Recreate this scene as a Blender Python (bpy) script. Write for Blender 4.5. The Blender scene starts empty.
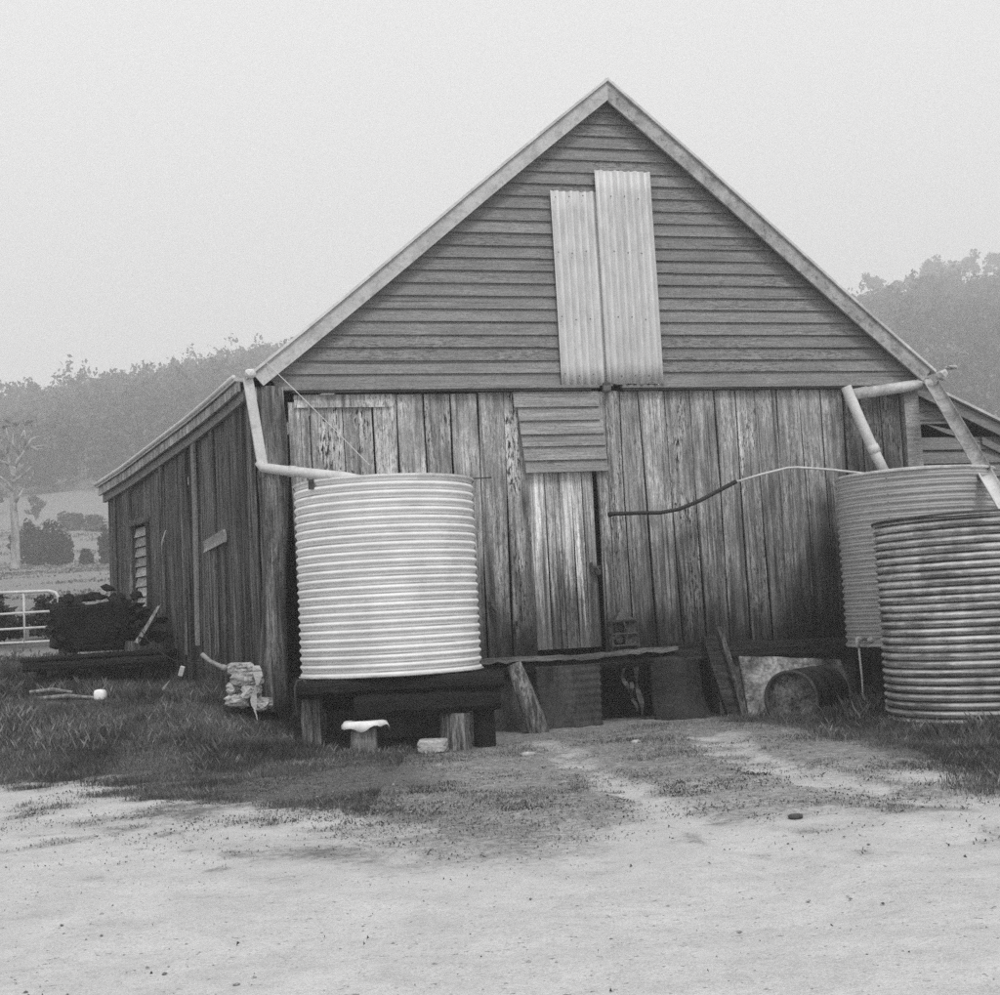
import bpy, math, random
import numpy as np
from mathutils import Matrix, Vector
random.seed(7); rng = np.random.default_rng(7)
S = bpy.context.scene
COL = S.collection
R_ = math.radians

# ------------------------------------------------------------------ camera
cam = bpy.data.cameras.new('camera'); co = bpy.data.objects.new('camera', cam); COL.objects.link(co)
Rv = Vector((0.99866371, 0.00450418, -0.05148299)); Uv = Vector((0.05167964, -0.08703928, 0.9948635)); Fv = Vector((0, 0.9961947, 0.08715574))
M = Matrix((Rv, Uv, -Fv)).transposed().to_4x4(); M.translation = Vector((0, 0, 1.15)); co.matrix_world = M
cam.sensor_fit = 'HORIZONTAL'; cam.sensor_width = 36; cam.lens = 48.6; cam.clip_start = .1; cam.clip_end = 6000
S.camera = co
# ------------------------------------------------------------------ world and sun (high thin overcast)
SUN_EL, SUN_AZ = R_(52), R_(158)      # azimuth from +Y clockwise: the sun stands behind the camera, to its right
w = bpy.data.worlds.new('World'); S.world = w; w.use_nodes = True
nt = w.node_tree; nt.nodes.clear()
sk = nt.nodes.new('ShaderNodeTexSky'); sk.sky_type = 'NISHITA'; sk.sun_disc = False; sk.sun_elevation = SUN_EL; sk.sun_rotation = SUN_AZ
sk.dust_density = 5; sk.air_density = 1; sk.ozone_density = 1
bw = nt.nodes.new('ShaderNodeRGBToBW'); nt.links.new(sk.outputs[0], bw.inputs[0])
mx = nt.nodes.new('ShaderNodeMath'); mx.operation = 'MULTIPLY_ADD'; mx.inputs[1].default_value = .02; mx.inputs[2].default_value = 6.15
nt.links.new(bw.outputs[0], mx.inputs[0])
bg = nt.nodes.new('ShaderNodeBackground'); bg.inputs[1].default_value = .10
wo = nt.nodes.new('ShaderNodeOutputWorld'); nt.links.new(mx.outputs[0], bg.inputs[0]); nt.links.new(bg.outputs[0], wo.inputs[0])
sl = bpy.data.lights.new('sun', 'SUN'); so = bpy.data.objects.new('sun', sl); COL.objects.link(so)
sl.energy = 1.7; sl.angle = R_(14); sl.color = (1, .995, .99)
so.rotation_euler = (R_(90) - SUN_EL, 0, math.pi - SUN_AZ)
so.location = (20, -30, 40)
S.view_settings.view_transform = 'Standard'; S.view_settings.look = 'None'; S.view_settings.exposure = .55; S.view_settings.gamma = 1
S.render.engine = 'CYCLES'
S.cycles.use_denoising = False; S.cycles.use_adaptive_sampling = False; S.cycles.sample_clamp_indirect = 4
S.cycles.volume_bounces = 2; S.cycles.max_bounces = 6; S.cycles.diffuse_bounces = 3

# ------------------------------------------------------------------ numeric noise
def _h(ix, iy, s):
    n = (ix.astype(np.int64) * 374761393 + iy.astype(np.int64) * 668265263 + s * 1442695041) & 0xFFFFFFFF
    n = ((n ^ (n >> 13)) * 1274126177) & 0xFFFFFFFF
    return ((n ^ (n >> 16)) & 0xFFFF) / 65535.0
def vn(x, y, s=0):
    x = np.asarray(x, float); y = np.asarray(y, float)
    ix, iy = np.floor(x), np.floor(y); fx, fy = x - ix, y - iy
    fx = fx * fx * (3 - 2 * fx); fy = fy * fy * (3 - 2 * fy)
    a, b, c, d = _h(ix, iy, s), _h(ix + 1, iy, s), _h(ix, iy + 1, s), _h(ix + 1, iy + 1, s)
    return (a * (1 - fx) + b * fx) * (1 - fy) + (c * (1 - fx) + d * fx) * fy
def fbm(x, y, o=4, s=0):
    t = 0; a = .5; n = 0
    for k in range(o):
        t = t + a * vn(x * 2 ** k, y * 2 ** k, s + k); n += a; a *= .5
    return t / n
def ss(x, a, b):
    t = np.clip((np.asarray(x, float) - a) / (b - a), 0, 1); return t * t * (3 - 2 * t)

# ------------------------------------------------------------------ terrain
def ridge(x, y):
    az = np.asarray(x) / np.maximum(np.asarray(y, float), 1)
    v = np.interp(az, [-1.5, -.8, -.45, -.37, -.257, -.151, 0, .1, .279, .333, .386, .6, 1.5], [20, 38, 59, 67, 72, 78, 75, 77, 86.5, 91, 91, 70, 25])
    return v
def terr(x, y):
    x = np.asarray(x, float); y = np.asarray(y, float)
    left = ss(-x, 1.3, 2.9) * ss(y, 11.2, 13.6)
    h = left * (.45 + .07 * np.clip(y - 13.1, 0, 6))
    h = h + np.interp(y, [16, 25, 40, 75, 110, 160], [0, .35, 1.1, 4.0, 6.6, 14.6])
    t = np.clip((y - 160) / 270, 0, 1)
    h = h + (t * (1.45 - .45 * t)) * (ridge(x, y) - 15)
    h = h - ss(y, 470, 1500) * 70
    near = 1 - ss(np.hypot(x, y), 30, 80)
    h = h + .05 * (fbm(x * .5, y * .5, 3, 3) - .5) * near + (1 - near) * (fbm(x / 25, y / 25, 3, 5) - .5) * 4 * ss(y, 60, 150)
    # wheel ruts beside the building
    return h - .02 * rut(x, y)
def seg(x, y, pts, wd):
    best = np.full(np.shape(x), 9.0)
    for (ax, ay), (bx, by) in zip(pts, pts[1:]):
        dx, dy = bx - ax, by - ay; L = dx * dx + dy * dy
        t = np.clip(((x - ax) * dx + (y - ay) * dy) / L, 0, 1)
        best = np.minimum(best, np.hypot(x - ax - t * dx, y - ay - t * dy))
    return 1 - ss(best, wd * .35, wd * 1.25)
T1 = [(.25, 12.3), (.42, 10.9), (.72, 8.8), (.95, 7.3), (1.3, 5.2)]
T2 = [(1.75, 12.2), (1.68, 10.2), (1.9, 8.7), (2.3, 7.7), (3.1, 6.6), (4.2, 5.6)]
def rut(x, y): return np.maximum(seg(x, y, T1, .17), seg(x, y, T2, .24))
def grass_amt(x, y):      # 1 = thick grass, 0 = bare pale dirt
    x = np.asarray(x, float); y = np.asarray(y, float)
    n = fbm(x * .9, y * .9, 4, 11) - .5; n2 = fbm(x * 3.5, y * 3.5, 3, 21) - .5
    edge = np.interp(x, [-12, -4, -2.5, -1.2, -.3, .4, .8, 1.8, 2.6, 3.2, 12], [10.5, 10.0, 9.0, 7.4, 6.1, 6.1, 7.4, 7.2, 7.5, 7.5, 7.0])
    g = ss(y + 3.2 * n + 1.6 * n2, edge - 1.0, edge + 1.7)
    thick = np.maximum(ss(-x + 1.5 * n, .2, 1.4), ss(x + 1.2 * n - .12 * (11 - y), 2.35, 2.9))
    g = g * (.62 + .38 * thick)
    g = g * (1 - .72 * rut(x + .35 * n2 + .3 * n, y) * ss(n2 + .5, .2, .65))
    sc = ss(n2 + n * .5, .12, .3) * ss(y, 4.6, 7.5) * .6 * ss(x, -4.5, -1.5) * (1 - ss(x, 2, 3.5))
    return np.clip(np.maximum(g, sc), 0, 1)

# ------------------------------------------------------------------ node helpers
class NT:
    def __init__(s, name, rough=.9, spec=.25):
        s.m = bpy.data.materials.new(name); s.m.use_nodes = True; s.t = s.m.node_tree; s.t.nodes.clear()
        s.o = s.t.nodes.new('ShaderNodeOutputMaterial'); s.b = s.t.nodes.new('ShaderNodeBsdfPrincipled')
        s.t.links.new(s.b.outputs[0], s.o.inputs[0]); s.b.inputs['Roughness'].default_value = rough
        s.b.inputs['Specular IOR Level'].default_value = spec
        tc = s.t.nodes.new('ShaderNodeTexCoord'); s.co = tc.outputs['Object']
        g = s.t.nodes.new('ShaderNodeNewGeometry'); s.rnd = g.outputs['Random Per Island']; s.pos = g.outputs['Position']
    def L(s, a, b):
        if isinstance(a, (int, float)): b.default_value = a
        elif isinstance(a, tuple): b.default_value = a
        else: s.t.links.new(a, b)
    def math(s, op, a, b=0., c=0., clamp=False):
        n = s.t.nodes.new('ShaderNodeMath'); n.operation = op; n.use_clamp = clamp
        s.L(a, n.inputs[0]); s.L(b, n.inputs[1]); s.L(c, n.inputs[2]); return n.outputs[0]
    def vec(s, op, a, b):
        n = s.t.nodes.new('ShaderNodeVectorMath'); n.operation = op; s.L(a, n.inputs[0]); s.L(b, n.inputs[1]); return n.outputs[0]
    def noise(s, sc, scale=(1, 1, 1), detail=4, rough=.6, src=None, dist=0, island=True):
        v = s.vec('MULTIPLY', src or s.co, scale)
        if island:
            r = s.t.nodes.new('ShaderNodeCombineXYZ'); s.L(s.math('MULTIPLY', s.rnd, 97.), r.inputs[0]); s.L(s.math('MULTIPLY', s.rnd, 41.), r.inputs[2]); s.L(s.math('MULTIPLY', s.rnd, 61.), r.inputs[1])
            v = s.vec('ADD', v, r.outputs[0])
        n = s.t.nodes.new('ShaderNodeTexNoise'); s.L(v, n.inputs['Vector']); n.inputs['Scale'].default_value = sc
        n.inputs['Detail'].default_value = detail; n.inputs['Roughness'].default_value = rough; n.inputs['Distortion'].default_value = dist
        return n.outputs['Fac']
    def ramp(s, a, lo, hi, vlo=0., vhi=1.):
        n = s.t.nodes.new('ShaderNodeMapRange'); n.interpolation_type = 'SMOOTHSTEP'; s.L(a, n.inputs[0])
        for i, v in enumerate((lo, hi, vlo, vhi)): n.inputs[i + 1].default_value = v
        return n.outputs[0]
    def sep(s, src=None):
        n = s.t.nodes.new('ShaderNodeSeparateXYZ'); s.L(src or s.co, n.inputs[0]); return n.outputs
    def grey(s, v):
        n = s.t.nodes.new('ShaderNodeCombineColor'); 
        for i in range(3): s.L(v, n.inputs[i])
        s.L(n.outputs[0], s.b.inputs['Base Color'])
    def bump(s, h, st=.5, d=.01):
        n = s.t.nodes.new('ShaderNodeBump'); s.L(h, n.inputs['Height']); n.inputs['Strength'].default_value = st; n.inputs['Distance'].default_value = d
        s.L(n.outputs[0], s.b.inputs['Normal'])

def wood(name, base, ax='z', var=.35, grain=.5, patch=.5, stain=None, scale=1., bump=.6, foot=False):
    n = NT(name, .92, .15)
    def st(a, b): return {'z': (a, a, b), 'x': (b, a, a), 'y': (a, b, a)}[ax]
    A = n.noise(scale, st(85, 2.2), 3, .6); B = n.noise(scale, st(22, .9), 4, .65, dist=.4); C = n.noise(scale, st(5, 1.6), 6, .7); D = n.noise(scale, st(60, 11), 3, .7)
    E_ = n.noise(scale, st(30, .35), 2, .5)
    v = n.math('MULTIPLY_ADD', n.math('SUBTRACT', n.rnd, .5), var, 1.)
    v = n.math('MULTIPLY', v, n.ramp(B, .3, .7, 1 - grain * .8, 1 + grain * .45))
    v = n.math('MULTIPLY', v, n.ramp(C, .3, .7, 1 - patch * .55, 1 + patch * .35))
    v = n.math('MULTIPLY', v, n.ramp(A, .3, .7, 1 - grain * .5, 1 + grain * .3))
    F_ = n.noise(scale, st(150, 40), 2, .6); v = n.math('MULTIPLY', v, n.ramp(F_, .3, .7, .8, 1.2))
    dk = n.math('MULTIPLY', n.math('MULTIPLY', n.ramp(D, .49, .62), n.ramp(C, .42, .57)), n.ramp(n.math('FRACT', n.math('MULTIPLY', n.rnd, 7.3)), .1, .8, .55, 1.2))
    v = n.math('MULTIPLY', v, n.math('MULTIPLY_ADD', dk, -patch * .9, 1.))
    v = n.math('MULTIPLY', v, n.ramp(E_, .66, .7, 1., .45))
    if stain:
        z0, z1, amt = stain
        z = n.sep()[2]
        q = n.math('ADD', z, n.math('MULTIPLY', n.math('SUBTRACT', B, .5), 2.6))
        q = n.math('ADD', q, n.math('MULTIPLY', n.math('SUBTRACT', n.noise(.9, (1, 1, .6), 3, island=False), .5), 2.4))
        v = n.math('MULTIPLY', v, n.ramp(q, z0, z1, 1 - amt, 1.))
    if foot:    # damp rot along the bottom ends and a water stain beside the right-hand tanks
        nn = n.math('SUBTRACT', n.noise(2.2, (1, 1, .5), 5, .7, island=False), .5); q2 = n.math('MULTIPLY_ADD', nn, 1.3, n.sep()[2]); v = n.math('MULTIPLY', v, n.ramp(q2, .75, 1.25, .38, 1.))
        q3 = n.math('ADD', n.math('MULTIPLY_ADD', nn, 1.6, n.sep()[0]), n.math('MULTIPLY', n.sep()[2], -.45)); v = n.math('MULTIPLY', v, n.ramp(q3, 1.1, 2.1, 1., .38))
    v = n.math('MULTIPLY', v, base, clamp=True)
    n.grey(n.math('MAXIMUM', v, .012))
    n.bump(n.math('ADD', n.math('MULTIPLY', A, .5), n.math('ADD', B, n.math('MULTIPLY', dk, -.6))), bump, .012)
    return n.m
def plain(name, base, var=.3, sc=6, rough=.9, bump=.3, spot=.0, metal=0., spec=.25, stretch=(1, 1, 1)):
    n = NT(name, rough, spec); A = n.noise(sc, stretch, 6, .65); B = n.noise(sc * 7, stretch, 3, .7)
    v = n.math('MULTIPLY', n.ramp(A, .3, .7, 1 - var, 1 + var), n.ramp(B, .3, .7, 1 - var * .5, 1 + var * .5))
    v = n.math('MULTIPLY', v, n.math('MULTIPLY_ADD', n.math('SUBTRACT', n.rnd, .5), var, 1.))
    if spot: v = n.math('MULTIPLY', v, n.ramp(n.noise(sc * 2.2, stretch, 5, .75), .5, .66, 1., 1 - spot))
    n.grey(n.math('MULTIPLY', v, base, clamp=True)); n.bump(n.math('ADD', A, n.math('MULTIPLY', B, .4)), bump, .02)
    n.b.inputs['Metallic'].default_value = metal
    return n.m
def tankmat(name, base, pitch, z0, shade_grime, streak, low=0.):
    n = NT(name, .85, .12)
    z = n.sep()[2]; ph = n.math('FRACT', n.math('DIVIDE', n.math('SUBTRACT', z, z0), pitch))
    rib_shade = n.ramp(n.math('ABSOLUTE', n.math('SUBTRACT', ph, .84)), .02, .19 if not low else .27, 1., 0.)
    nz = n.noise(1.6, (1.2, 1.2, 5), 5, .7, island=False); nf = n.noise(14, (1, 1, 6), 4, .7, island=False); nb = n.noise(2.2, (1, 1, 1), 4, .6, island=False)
    dirt = n.math('MULTIPLY', rib_shade, n.ramp(nz, .5 - streak * .35, .68 - streak * .2, shade_grime * (.85 - streak * .45), shade_grime))  # shade under each rib painted into the colour, broken up by dirt streaks
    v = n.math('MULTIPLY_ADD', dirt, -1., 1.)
    v = n.math('MULTIPLY', v, n.ramp(nb, .3, .7, 1 - .12 - low * .3, 1.04)); v = n.math('MULTIPLY', v, n.ramp(nf, .3, .75, 1.02, .96 - streak * .2))
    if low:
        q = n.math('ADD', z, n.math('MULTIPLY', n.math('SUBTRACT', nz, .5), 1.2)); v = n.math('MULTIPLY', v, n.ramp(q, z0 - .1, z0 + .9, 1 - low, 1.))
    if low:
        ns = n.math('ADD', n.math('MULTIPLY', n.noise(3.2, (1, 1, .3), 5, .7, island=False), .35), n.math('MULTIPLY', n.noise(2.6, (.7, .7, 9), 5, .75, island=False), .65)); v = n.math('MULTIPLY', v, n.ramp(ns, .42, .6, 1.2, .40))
    n.grey(n.math('MULTIPLY', v, base, clamp=True)); n.bump(nf, .25, .004); pass
    return n.m

MT = {}
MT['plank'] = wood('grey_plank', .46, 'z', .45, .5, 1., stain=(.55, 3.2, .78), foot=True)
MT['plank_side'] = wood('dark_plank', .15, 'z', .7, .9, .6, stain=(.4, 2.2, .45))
MT['door'] = wood('door_wood', .8, 'z', .9, .5, .4, stain=(1.0, 2.4, .82))
MT['clap'] = wood('weatherboard', .25, 'x', .18, .22, .4)
MT['clap_pale'] = wood('weatherboard_pale', .34, 'x', .25, .35, .4)
MT['brick_pale'] = wood('shutter_board_pale', .5, 'x', .7, .5, .6)
MT['barge'] = plain('barge_board_paint', .44, .16, 5, .9, .25, .25)
MT['barge_r'] = plain('barge_board_worn', .33, .25, 6, .9, .3, .45)
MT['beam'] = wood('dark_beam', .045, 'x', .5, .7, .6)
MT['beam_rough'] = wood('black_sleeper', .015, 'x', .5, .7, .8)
MT['sill'] = wood('worn_sill', .17, 'x', .3, .6, .6)
MT['post'] = wood('round_post', .17, 'z', .3, .8, .8, stain=(.2, 2.2, .4))
MT['stump'] = wood('split_stump', .3, 'z', .3, .7, .5)
MT['log'] = wood('weathered_log', .2, 'z', .3, .9, .9)
MT['roof'] = plain('roof_iron', .5, .2, 2, .6, .2)
MT['galv'] = plain('galvanised_pipe', .46, .22, 5, .55, .15, .25)
MT['galv_dull'] = plain('dull_gutter', .27, .35, 4, .7, .2, .3)
MT['galv_light'] = plain('painted_pipe', .55, .12, 5, .6, .15, .15)
def sheetmat():
    n = NT('corrugated_patch', .65, .25); x = n.sep()[0]; ph = n.math('FRACT', n.math('DIVIDE', n.math('ADD', x, 10.), .0765))
    rib_shade = n.ramp(n.math('ABSOLUTE', n.math('SUBTRACT', ph, .5)), .1, .45, 1., .0); A = n.noise(1.2, (6, 1, 1), 5, .7, island=False); C = n.noise(9, (2, 2, .5), 4, .7, island=False)
    v = n.math('MULTIPLY', n.math('MULTIPLY_ADD', rib_shade, -.18, 1.), n.ramp(A, .3, .7, .84, 1.06)); v = n.math('MULTIPLY', v, n.ramp(C, .35, .75, 1.04, .84))  # light and dark of the corrugations painted in as colour stripes
    n.grey(n.math('MULTIPLY', v, .66)); n.bump(C, .2, .004); return n.m
MT['sheet'] = sheetmat()
MT['rust'] = plain('rusty_iron', .06, .5, 6, .85, .5, .5)
MT['rust_mid'] = plain('rusty_drum_steel', .024, .45, 5, .7, .4, .4)
MT['drum_end'] = plain('drum_end_scale', .09, .8, 7, .8, .5, .9)
MT['black'] = plain('black_hose', .02, .3, 10, .6, .1)
MT['render'] = plain('pale_render', .10, .4, 3.5, .95, .6, .6)
MT['sheet_old'] = plain('old_iron_sheet', .05, .35, 3, .8, .3, .5, stretch=(2, 2, .8))
MT['stone'] = plain('pale_stone', .34, .35, 6, .95, .8, .5)
MT['rag'] = plain('pale_rag', .5, .15, 8, .95, .5)
MT['white'] = plain('white_enamel', .8, .1, 5, .5, .1)
MT['gate'] = plain('gate_tube', .55, .15, 8, .5, .1)
MT['dark_timber'] = wood('black_old_timber', .02, 'x', .6, .8, .6)
MT['dark_iron'] = plain('dark_trough_iron', .008, .4, 5, .8, .4)
MT['floor'] = plain('barn_floor', .08, .3, 3)
MT['bark'] = plain('smooth_pale_bark', .26, .45, 1.2, .9, .3, stretch=(2, 2, .4))
MT['trunk'] = plain('dark_bark', .1, .3, 1.5)
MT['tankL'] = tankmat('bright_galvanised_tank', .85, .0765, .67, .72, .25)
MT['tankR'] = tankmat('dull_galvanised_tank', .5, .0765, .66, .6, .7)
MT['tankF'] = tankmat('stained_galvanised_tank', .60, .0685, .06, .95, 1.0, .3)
def leafmat(name, base, var):
    n = NT(name, .9, .1); A = n.noise(.17 if name == 'gum_leaves' else .9, (1, 1, 1), 4, .7, island=False)
    v = n.math('MULTIPLY', n.math('MULTIPLY_ADD', n.math('SUBTRACT', n.rnd, .5), var, 1.), n.ramp(A, .3, .7, .35, 1.7))
    n.grey(n.math('MULTIPLY', v, base, clamp=True)); return n.m
MT['leaf'] = leafmat('gum_leaves', .07, 1.1); MT['leaf_dark'] = leafmat('shrub_leaves', .035, .9)
MT['blade'] = leafmat('grass_blades', .085, 1.1); MT['straw'] = leafmat('dry_grass', .19, .9)

# ------------------------------------------------------------------ mesh helpers
class MB:
    def __init__(s): s.v = []; s.f = []
    def add(s, vs, fs):
        b = len(s.v); s.v += [tuple(p) for p in vs]; s.f += [tuple(b + i for i in f) for f in fs]; return s
    def box(s, c, d, rot=None):
        c = Vector(c); m = rot or Matrix.Identity(3)
        vs = [c + m @ Vector((sx * d[0] / 2, sy * d[1] / 2, sz * d[2] / 2)) for sx in (-1, 1) for sy in (-1, 1) for sz in (-1, 1)]
        return s.add(vs, [(0, 1, 3, 2), (4, 6, 7, 5), (0, 4, 5, 1), (2, 3, 7, 6), (0, 2, 6, 4), (1, 5, 7, 3)])
    def hexa(s, p): # p: 4 front (ccw) + 4 back
        return s.add(p, [(0, 1, 2, 3), (7, 6, 5, 4), (0, 4, 5, 1), (1, 5, 6, 2), (2, 6, 7, 3), (3, 7, 4, 0)])
    def plank(s, tl, tr, bl, br, out, th, n=8, jit=.006, warp=.006):
        """board with slightly wandering edges; corners on the front face, `out` = unit normal towards the viewer"""
        tl, tr, bl, br, out = map(Vector, (tl, tr, bl, br, out)); vs = []
        du = (tr - tl).normalized(); p1, p2 = random.random() * 6, random.random() * 6
        tip = [random.uniform(-1, 1) * jit for _ in range(4)]
        for k in range(n + 1):
            t = k / n; L_ = tl.lerp(bl, t); Rr = tr.lerp(br, t); wv = out * (warp * math.sin(p1 + 4 * t) + random.uniform(-.2, .2) * warp)
            L_ = L_ + du * (jit * .8 * math.sin(p1 + 5 * t) + random.uniform(-.3, .3) * jit); Rr = Rr + du * (jit * .8 * math.sin(p2 + 6 * t) + random.uniform(-.3, .3) * jit)
            tw = out * warp * .8 * math.sin(p2 + 2 * t)
            vs += [L_ + wv + tw, Rr + wv - tw, L_ + wv + tw - out * th, Rr + wv - tw - out * th]
        fs = []
        for k in range(n):
            a, b = 4 * k, 4 * k + 4
            fs += [(a, b, b + 1, a + 1), (a + 2, a + 3, b + 3, b + 2), (a, a + 2, b + 2, b), (a + 1, b + 1, b + 3, a + 3)]
        e = 4 * n; fs += [(0, 1, 3, 2), (e, e + 2, e + 3, e + 1)]
        return s.add(vs, fs)
    def tube(s, pts, r, n=10, caps=True, hollow=0, wob=0):
        pts = [Vector(p) for p in pts]; rs = r if isinstance(r, (list, tuple)) else [r] * len(pts)
        vs = []; up = None; K = len(pts)
        for i, p in enumerate(pts):
            d = (pts[min(i + 1, K - 1)] - pts[max(i - 1, 0)]).normalized()
            if up is None:
                up = Vector((0, 0, 1)) if abs(d.z) < .9 else Vector((0, 1, 0))
            a = d.cross(up).normalized(); b = a.cross(d); up = b
            for j in range(n):
                t = 2 * math.pi * j / n; q = rs[i] * (1 + random.uniform(-wob, wob)); vs.append(p + a * q * math.cos(t) + b * q * math.sin(t))
        fs = [(i * n + j, i * n + (j + 1) % n, (i + 1) * n + (j + 1) % n, (i + 1) * n + j) for i in range(K - 1) for j in range(n)]
        if caps: fs += [tuple(reversed(range(n))), tuple((K - 1) * n + j for j in range(n))]
        return s.add(vs, fs)
    def lathe(s, c, prof, n=96, dent=None):
        vs = []
        for (r, z) in prof:
            for j in range(n):
                t = 2 * math.pi * j / n; q = r + (dent(t, z) if dent else 0)
                vs.append((c[0] + q * math.cos(t), c[1] + q * math.sin(t), c[2] + z))
        K = len(prof)
        fs = [(i * n + j, i * n + (j + 1) % n, (i + 1) * n + (j + 1) % n, (i + 1) * n + j) for i in range(K - 1) for j in range(n)]
        return s.add(vs, fs)
    def rock(s, c, d, n=2, jit=.12, sq=.45):
        import bmesh
        bm = bmesh.new(); bmesh.ops.create_icosphere(bm, subdivisions=n, radius=1.)
        o = random.random() * 50; vs = []
        for v in bm.verts:
            p = v.co; m = max(abs(p.x), abs(p.y), abs(p.z)); p = p.lerp(p / m * .85, sq)
            q = 1 + jit * math.sin(p.x * 3 + o) * math.cos(p.y * 4 + o) + random.uniform(-jit, jit) * .4
            vs.append((c[0] + p.x * d[0] / 2 * q, c[1] + p.y * d[1] / 2 * q, c[2] + p.z * d[2] / 2 * q))
        fs = [tuple(v.index for v in f.verts) for f in bm.faces]; bm.free(); return s.add(vs, fs)
    def build(s, name, mat, parent=None, smooth=False, local=False, bevel=0):
        me = bpy.data.meshes.new(name); vs = s.v
        if parent is not None and not local:
            mi = wmat(parent).inverted(); vs = [mi @ Vector(p) for p in vs]
        me.from_pydata([tuple(p) for p in vs], [], s.f); me.materials.append(mat); me.validate()
        import bmesh
        bm = bmesh.new(); bm.from_mesh(me); bmesh.ops.recalc_face_normals(bm, faces=bm.faces); bm.to_mesh(me); bm.free()
        if smooth:
            me.polygons.foreach_set('use_smooth', [True] * len(me.polygons))
        o = bpy.data.objects.new(name, me); COL.objects.link(o)
        if parent is not None: o.parent = parent
        if bevel:
            b = o.modifiers.new('bevel', 'BEVEL'); b.width = bevel; b.segments = 2; b.limit_method = 'ANGLE'
        return o
def wmat(o):
    m = Matrix.LocRotScale(o.location, o.rotation_euler, o.scale)
    return wmat(o.parent) @ m if o.parent else m
def tag(o, label=None, cat=None, group=None, kind=None):
    if label: o['label'] = label
    if cat: o['category'] = cat
    if group: o['group'] = group
    if kind: o['kind'] = kind
    return o
def thing(name, label, cat, loc, rz=0, group=None):
    o = bpy.data.objects.new(name, None); COL.objects.link(o); o.location = loc; o.rotation_euler = (0, 0, rz); o.empty_display_size = .2
    return tag(o, label, cat, group)
def fast(name, co_, faces_n, idx, mat, kind=None, smooth=False, parent=None):
    """numpy mesh: faces all with faces_n corners"""
    me = bpy.data.meshes.new(name); nf = len(idx) // faces_n
    me.vertices.add(len(co_)); me.vertices.foreach_set('co', co_.astype(np.float32).ravel())
    me.loops.add(len(idx)); me.loops.foreach_set('vertex_index', idx.astype(np.int32).ravel())
    me.polygons.add(nf); me.polygons.foreach_set('loop_start', np.arange(0, nf * faces_n, faces_n, dtype=np.int32))
    me.polygons.foreach_set('use_smooth', np.full(nf, smooth)); me.update(calc_edges=True); me.materials.append(mat)
    o = bpy.data.objects.new(name, me); COL.objects.link(o)
    if parent: o.parent = parent
    if kind: o['kind'] = kind
    return o
YAW = R_(14.398)
ca, sa = math.cos(YAW), math.sin(YAW)
OX, OY = .94196, 14.0
def W(u, v, z): return Vector((OX + u * ca + v * sa, OY + u * sa - v * ca, z))      # v = distance out from the front wall

# ================================================================== GROUND
def grid(xs, ys, name, mat):
    X, Y = np.meshgrid(xs, ys); Z = terr(X, Y)
    near = (np.hypot(X, Y - 8) < 14)
    Z = Z + np.where(near,   .016 * (fbm(X * 7, Y * 7, 3, 31) - .5) + .035 * (fbm(X * 1.1, Y * 1.4, 3, 37) - .5) + .03 * grass_amt(X, Y) * (fbm(X * 9, Y * 9, 2, 41) - .3), 0)
    nx, ny = len(xs), len(ys); i = np.arange(nx * ny).reshape(ny, nx)
    idx = np.stack([i[:-1, :-1], i[:-1, 1:], i[1:, 1:], i[1:, :-1]], -1).reshape(-1)
    o = fast(name, np.stack([X, Y, Z], -1).reshape(-1, 3), 4, idx, mat, 'structure', True)
    a = o.data.attributes.new('grass', 'FLOAT', 'POINT'); g = grass_amt(X, Y); g = np.where(Y > 17, .55 + .35 * (fbm(X / 9, Y / 4, 3, 55) - .5), g)
    a.data.foreach_set('value', g.astype(np.float32).ravel()); return o
def gm():
    n = NT('dirt_and_turf', .95, .1)
    at = n.t.nodes.new('ShaderNodeAttribute'); at.attribute_name = 'grass'; g = at.outputs['Fac']
    P = n.pos
    N1 = n.noise(2.2, (1, 1, 1), 6, .7, P, island=False); N2 = n.noise(16, (1, 1, 1), 5, .75, P, island=False); N3 = n.noise(90, (1, 1, 1), 3, .7, P, island=False); N4 = n.noise(5, (.8, 1.3, 1), 5, .65, P, island=False)
    dirt = n.math('MULTIPLY', n.ramp(N1, .3, .7, .9, 1.06), n.ramp(N2, .3, .75, .86, 1.08))
    dirt = n.math('MULTIPLY', dirt, n.ramp(N3, .35, .7, .82, 1.10)); dirt = n.math('MULTIPLY', dirt, n.ramp(N4, .25, .6, .94, 1.03)); dirt = n.math('MULTIPLY', dirt, .58)
    dirt = n.math('MULTIPLY', dirt, n.ramp(n.noise(38, (1, 1, 1), 2, .5, P, island=False), .66, .72, 1., .45))
    turf = n.math('MULTIPLY', n.ramp(N2, .3, .7, .6, 1.5), n.ramp(N3, .3, .7, .45, 1.55)); 
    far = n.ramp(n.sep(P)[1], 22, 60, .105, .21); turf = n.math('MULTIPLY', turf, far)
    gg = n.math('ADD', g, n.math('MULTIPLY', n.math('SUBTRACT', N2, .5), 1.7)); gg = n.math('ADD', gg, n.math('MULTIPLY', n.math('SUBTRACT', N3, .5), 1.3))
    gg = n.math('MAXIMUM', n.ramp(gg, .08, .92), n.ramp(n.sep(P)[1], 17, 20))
    mixn = n.t.nodes.new('ShaderNodeMix'); mixn.data_type = 'FLOAT'; n.L(gg, mixn.inputs[0]); n.L(dirt, mixn.inputs[2]); n.L(turf, mixn.inputs[3])
    n.grey(mixn.outputs[0]); n.bump(n.math('ADD', N2, n.math('MULTIPLY', N3, .8)), .6, .02); return n.m
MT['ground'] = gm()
def cat(*a): return np.unique(np.concatenate(a).round(4))
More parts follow.
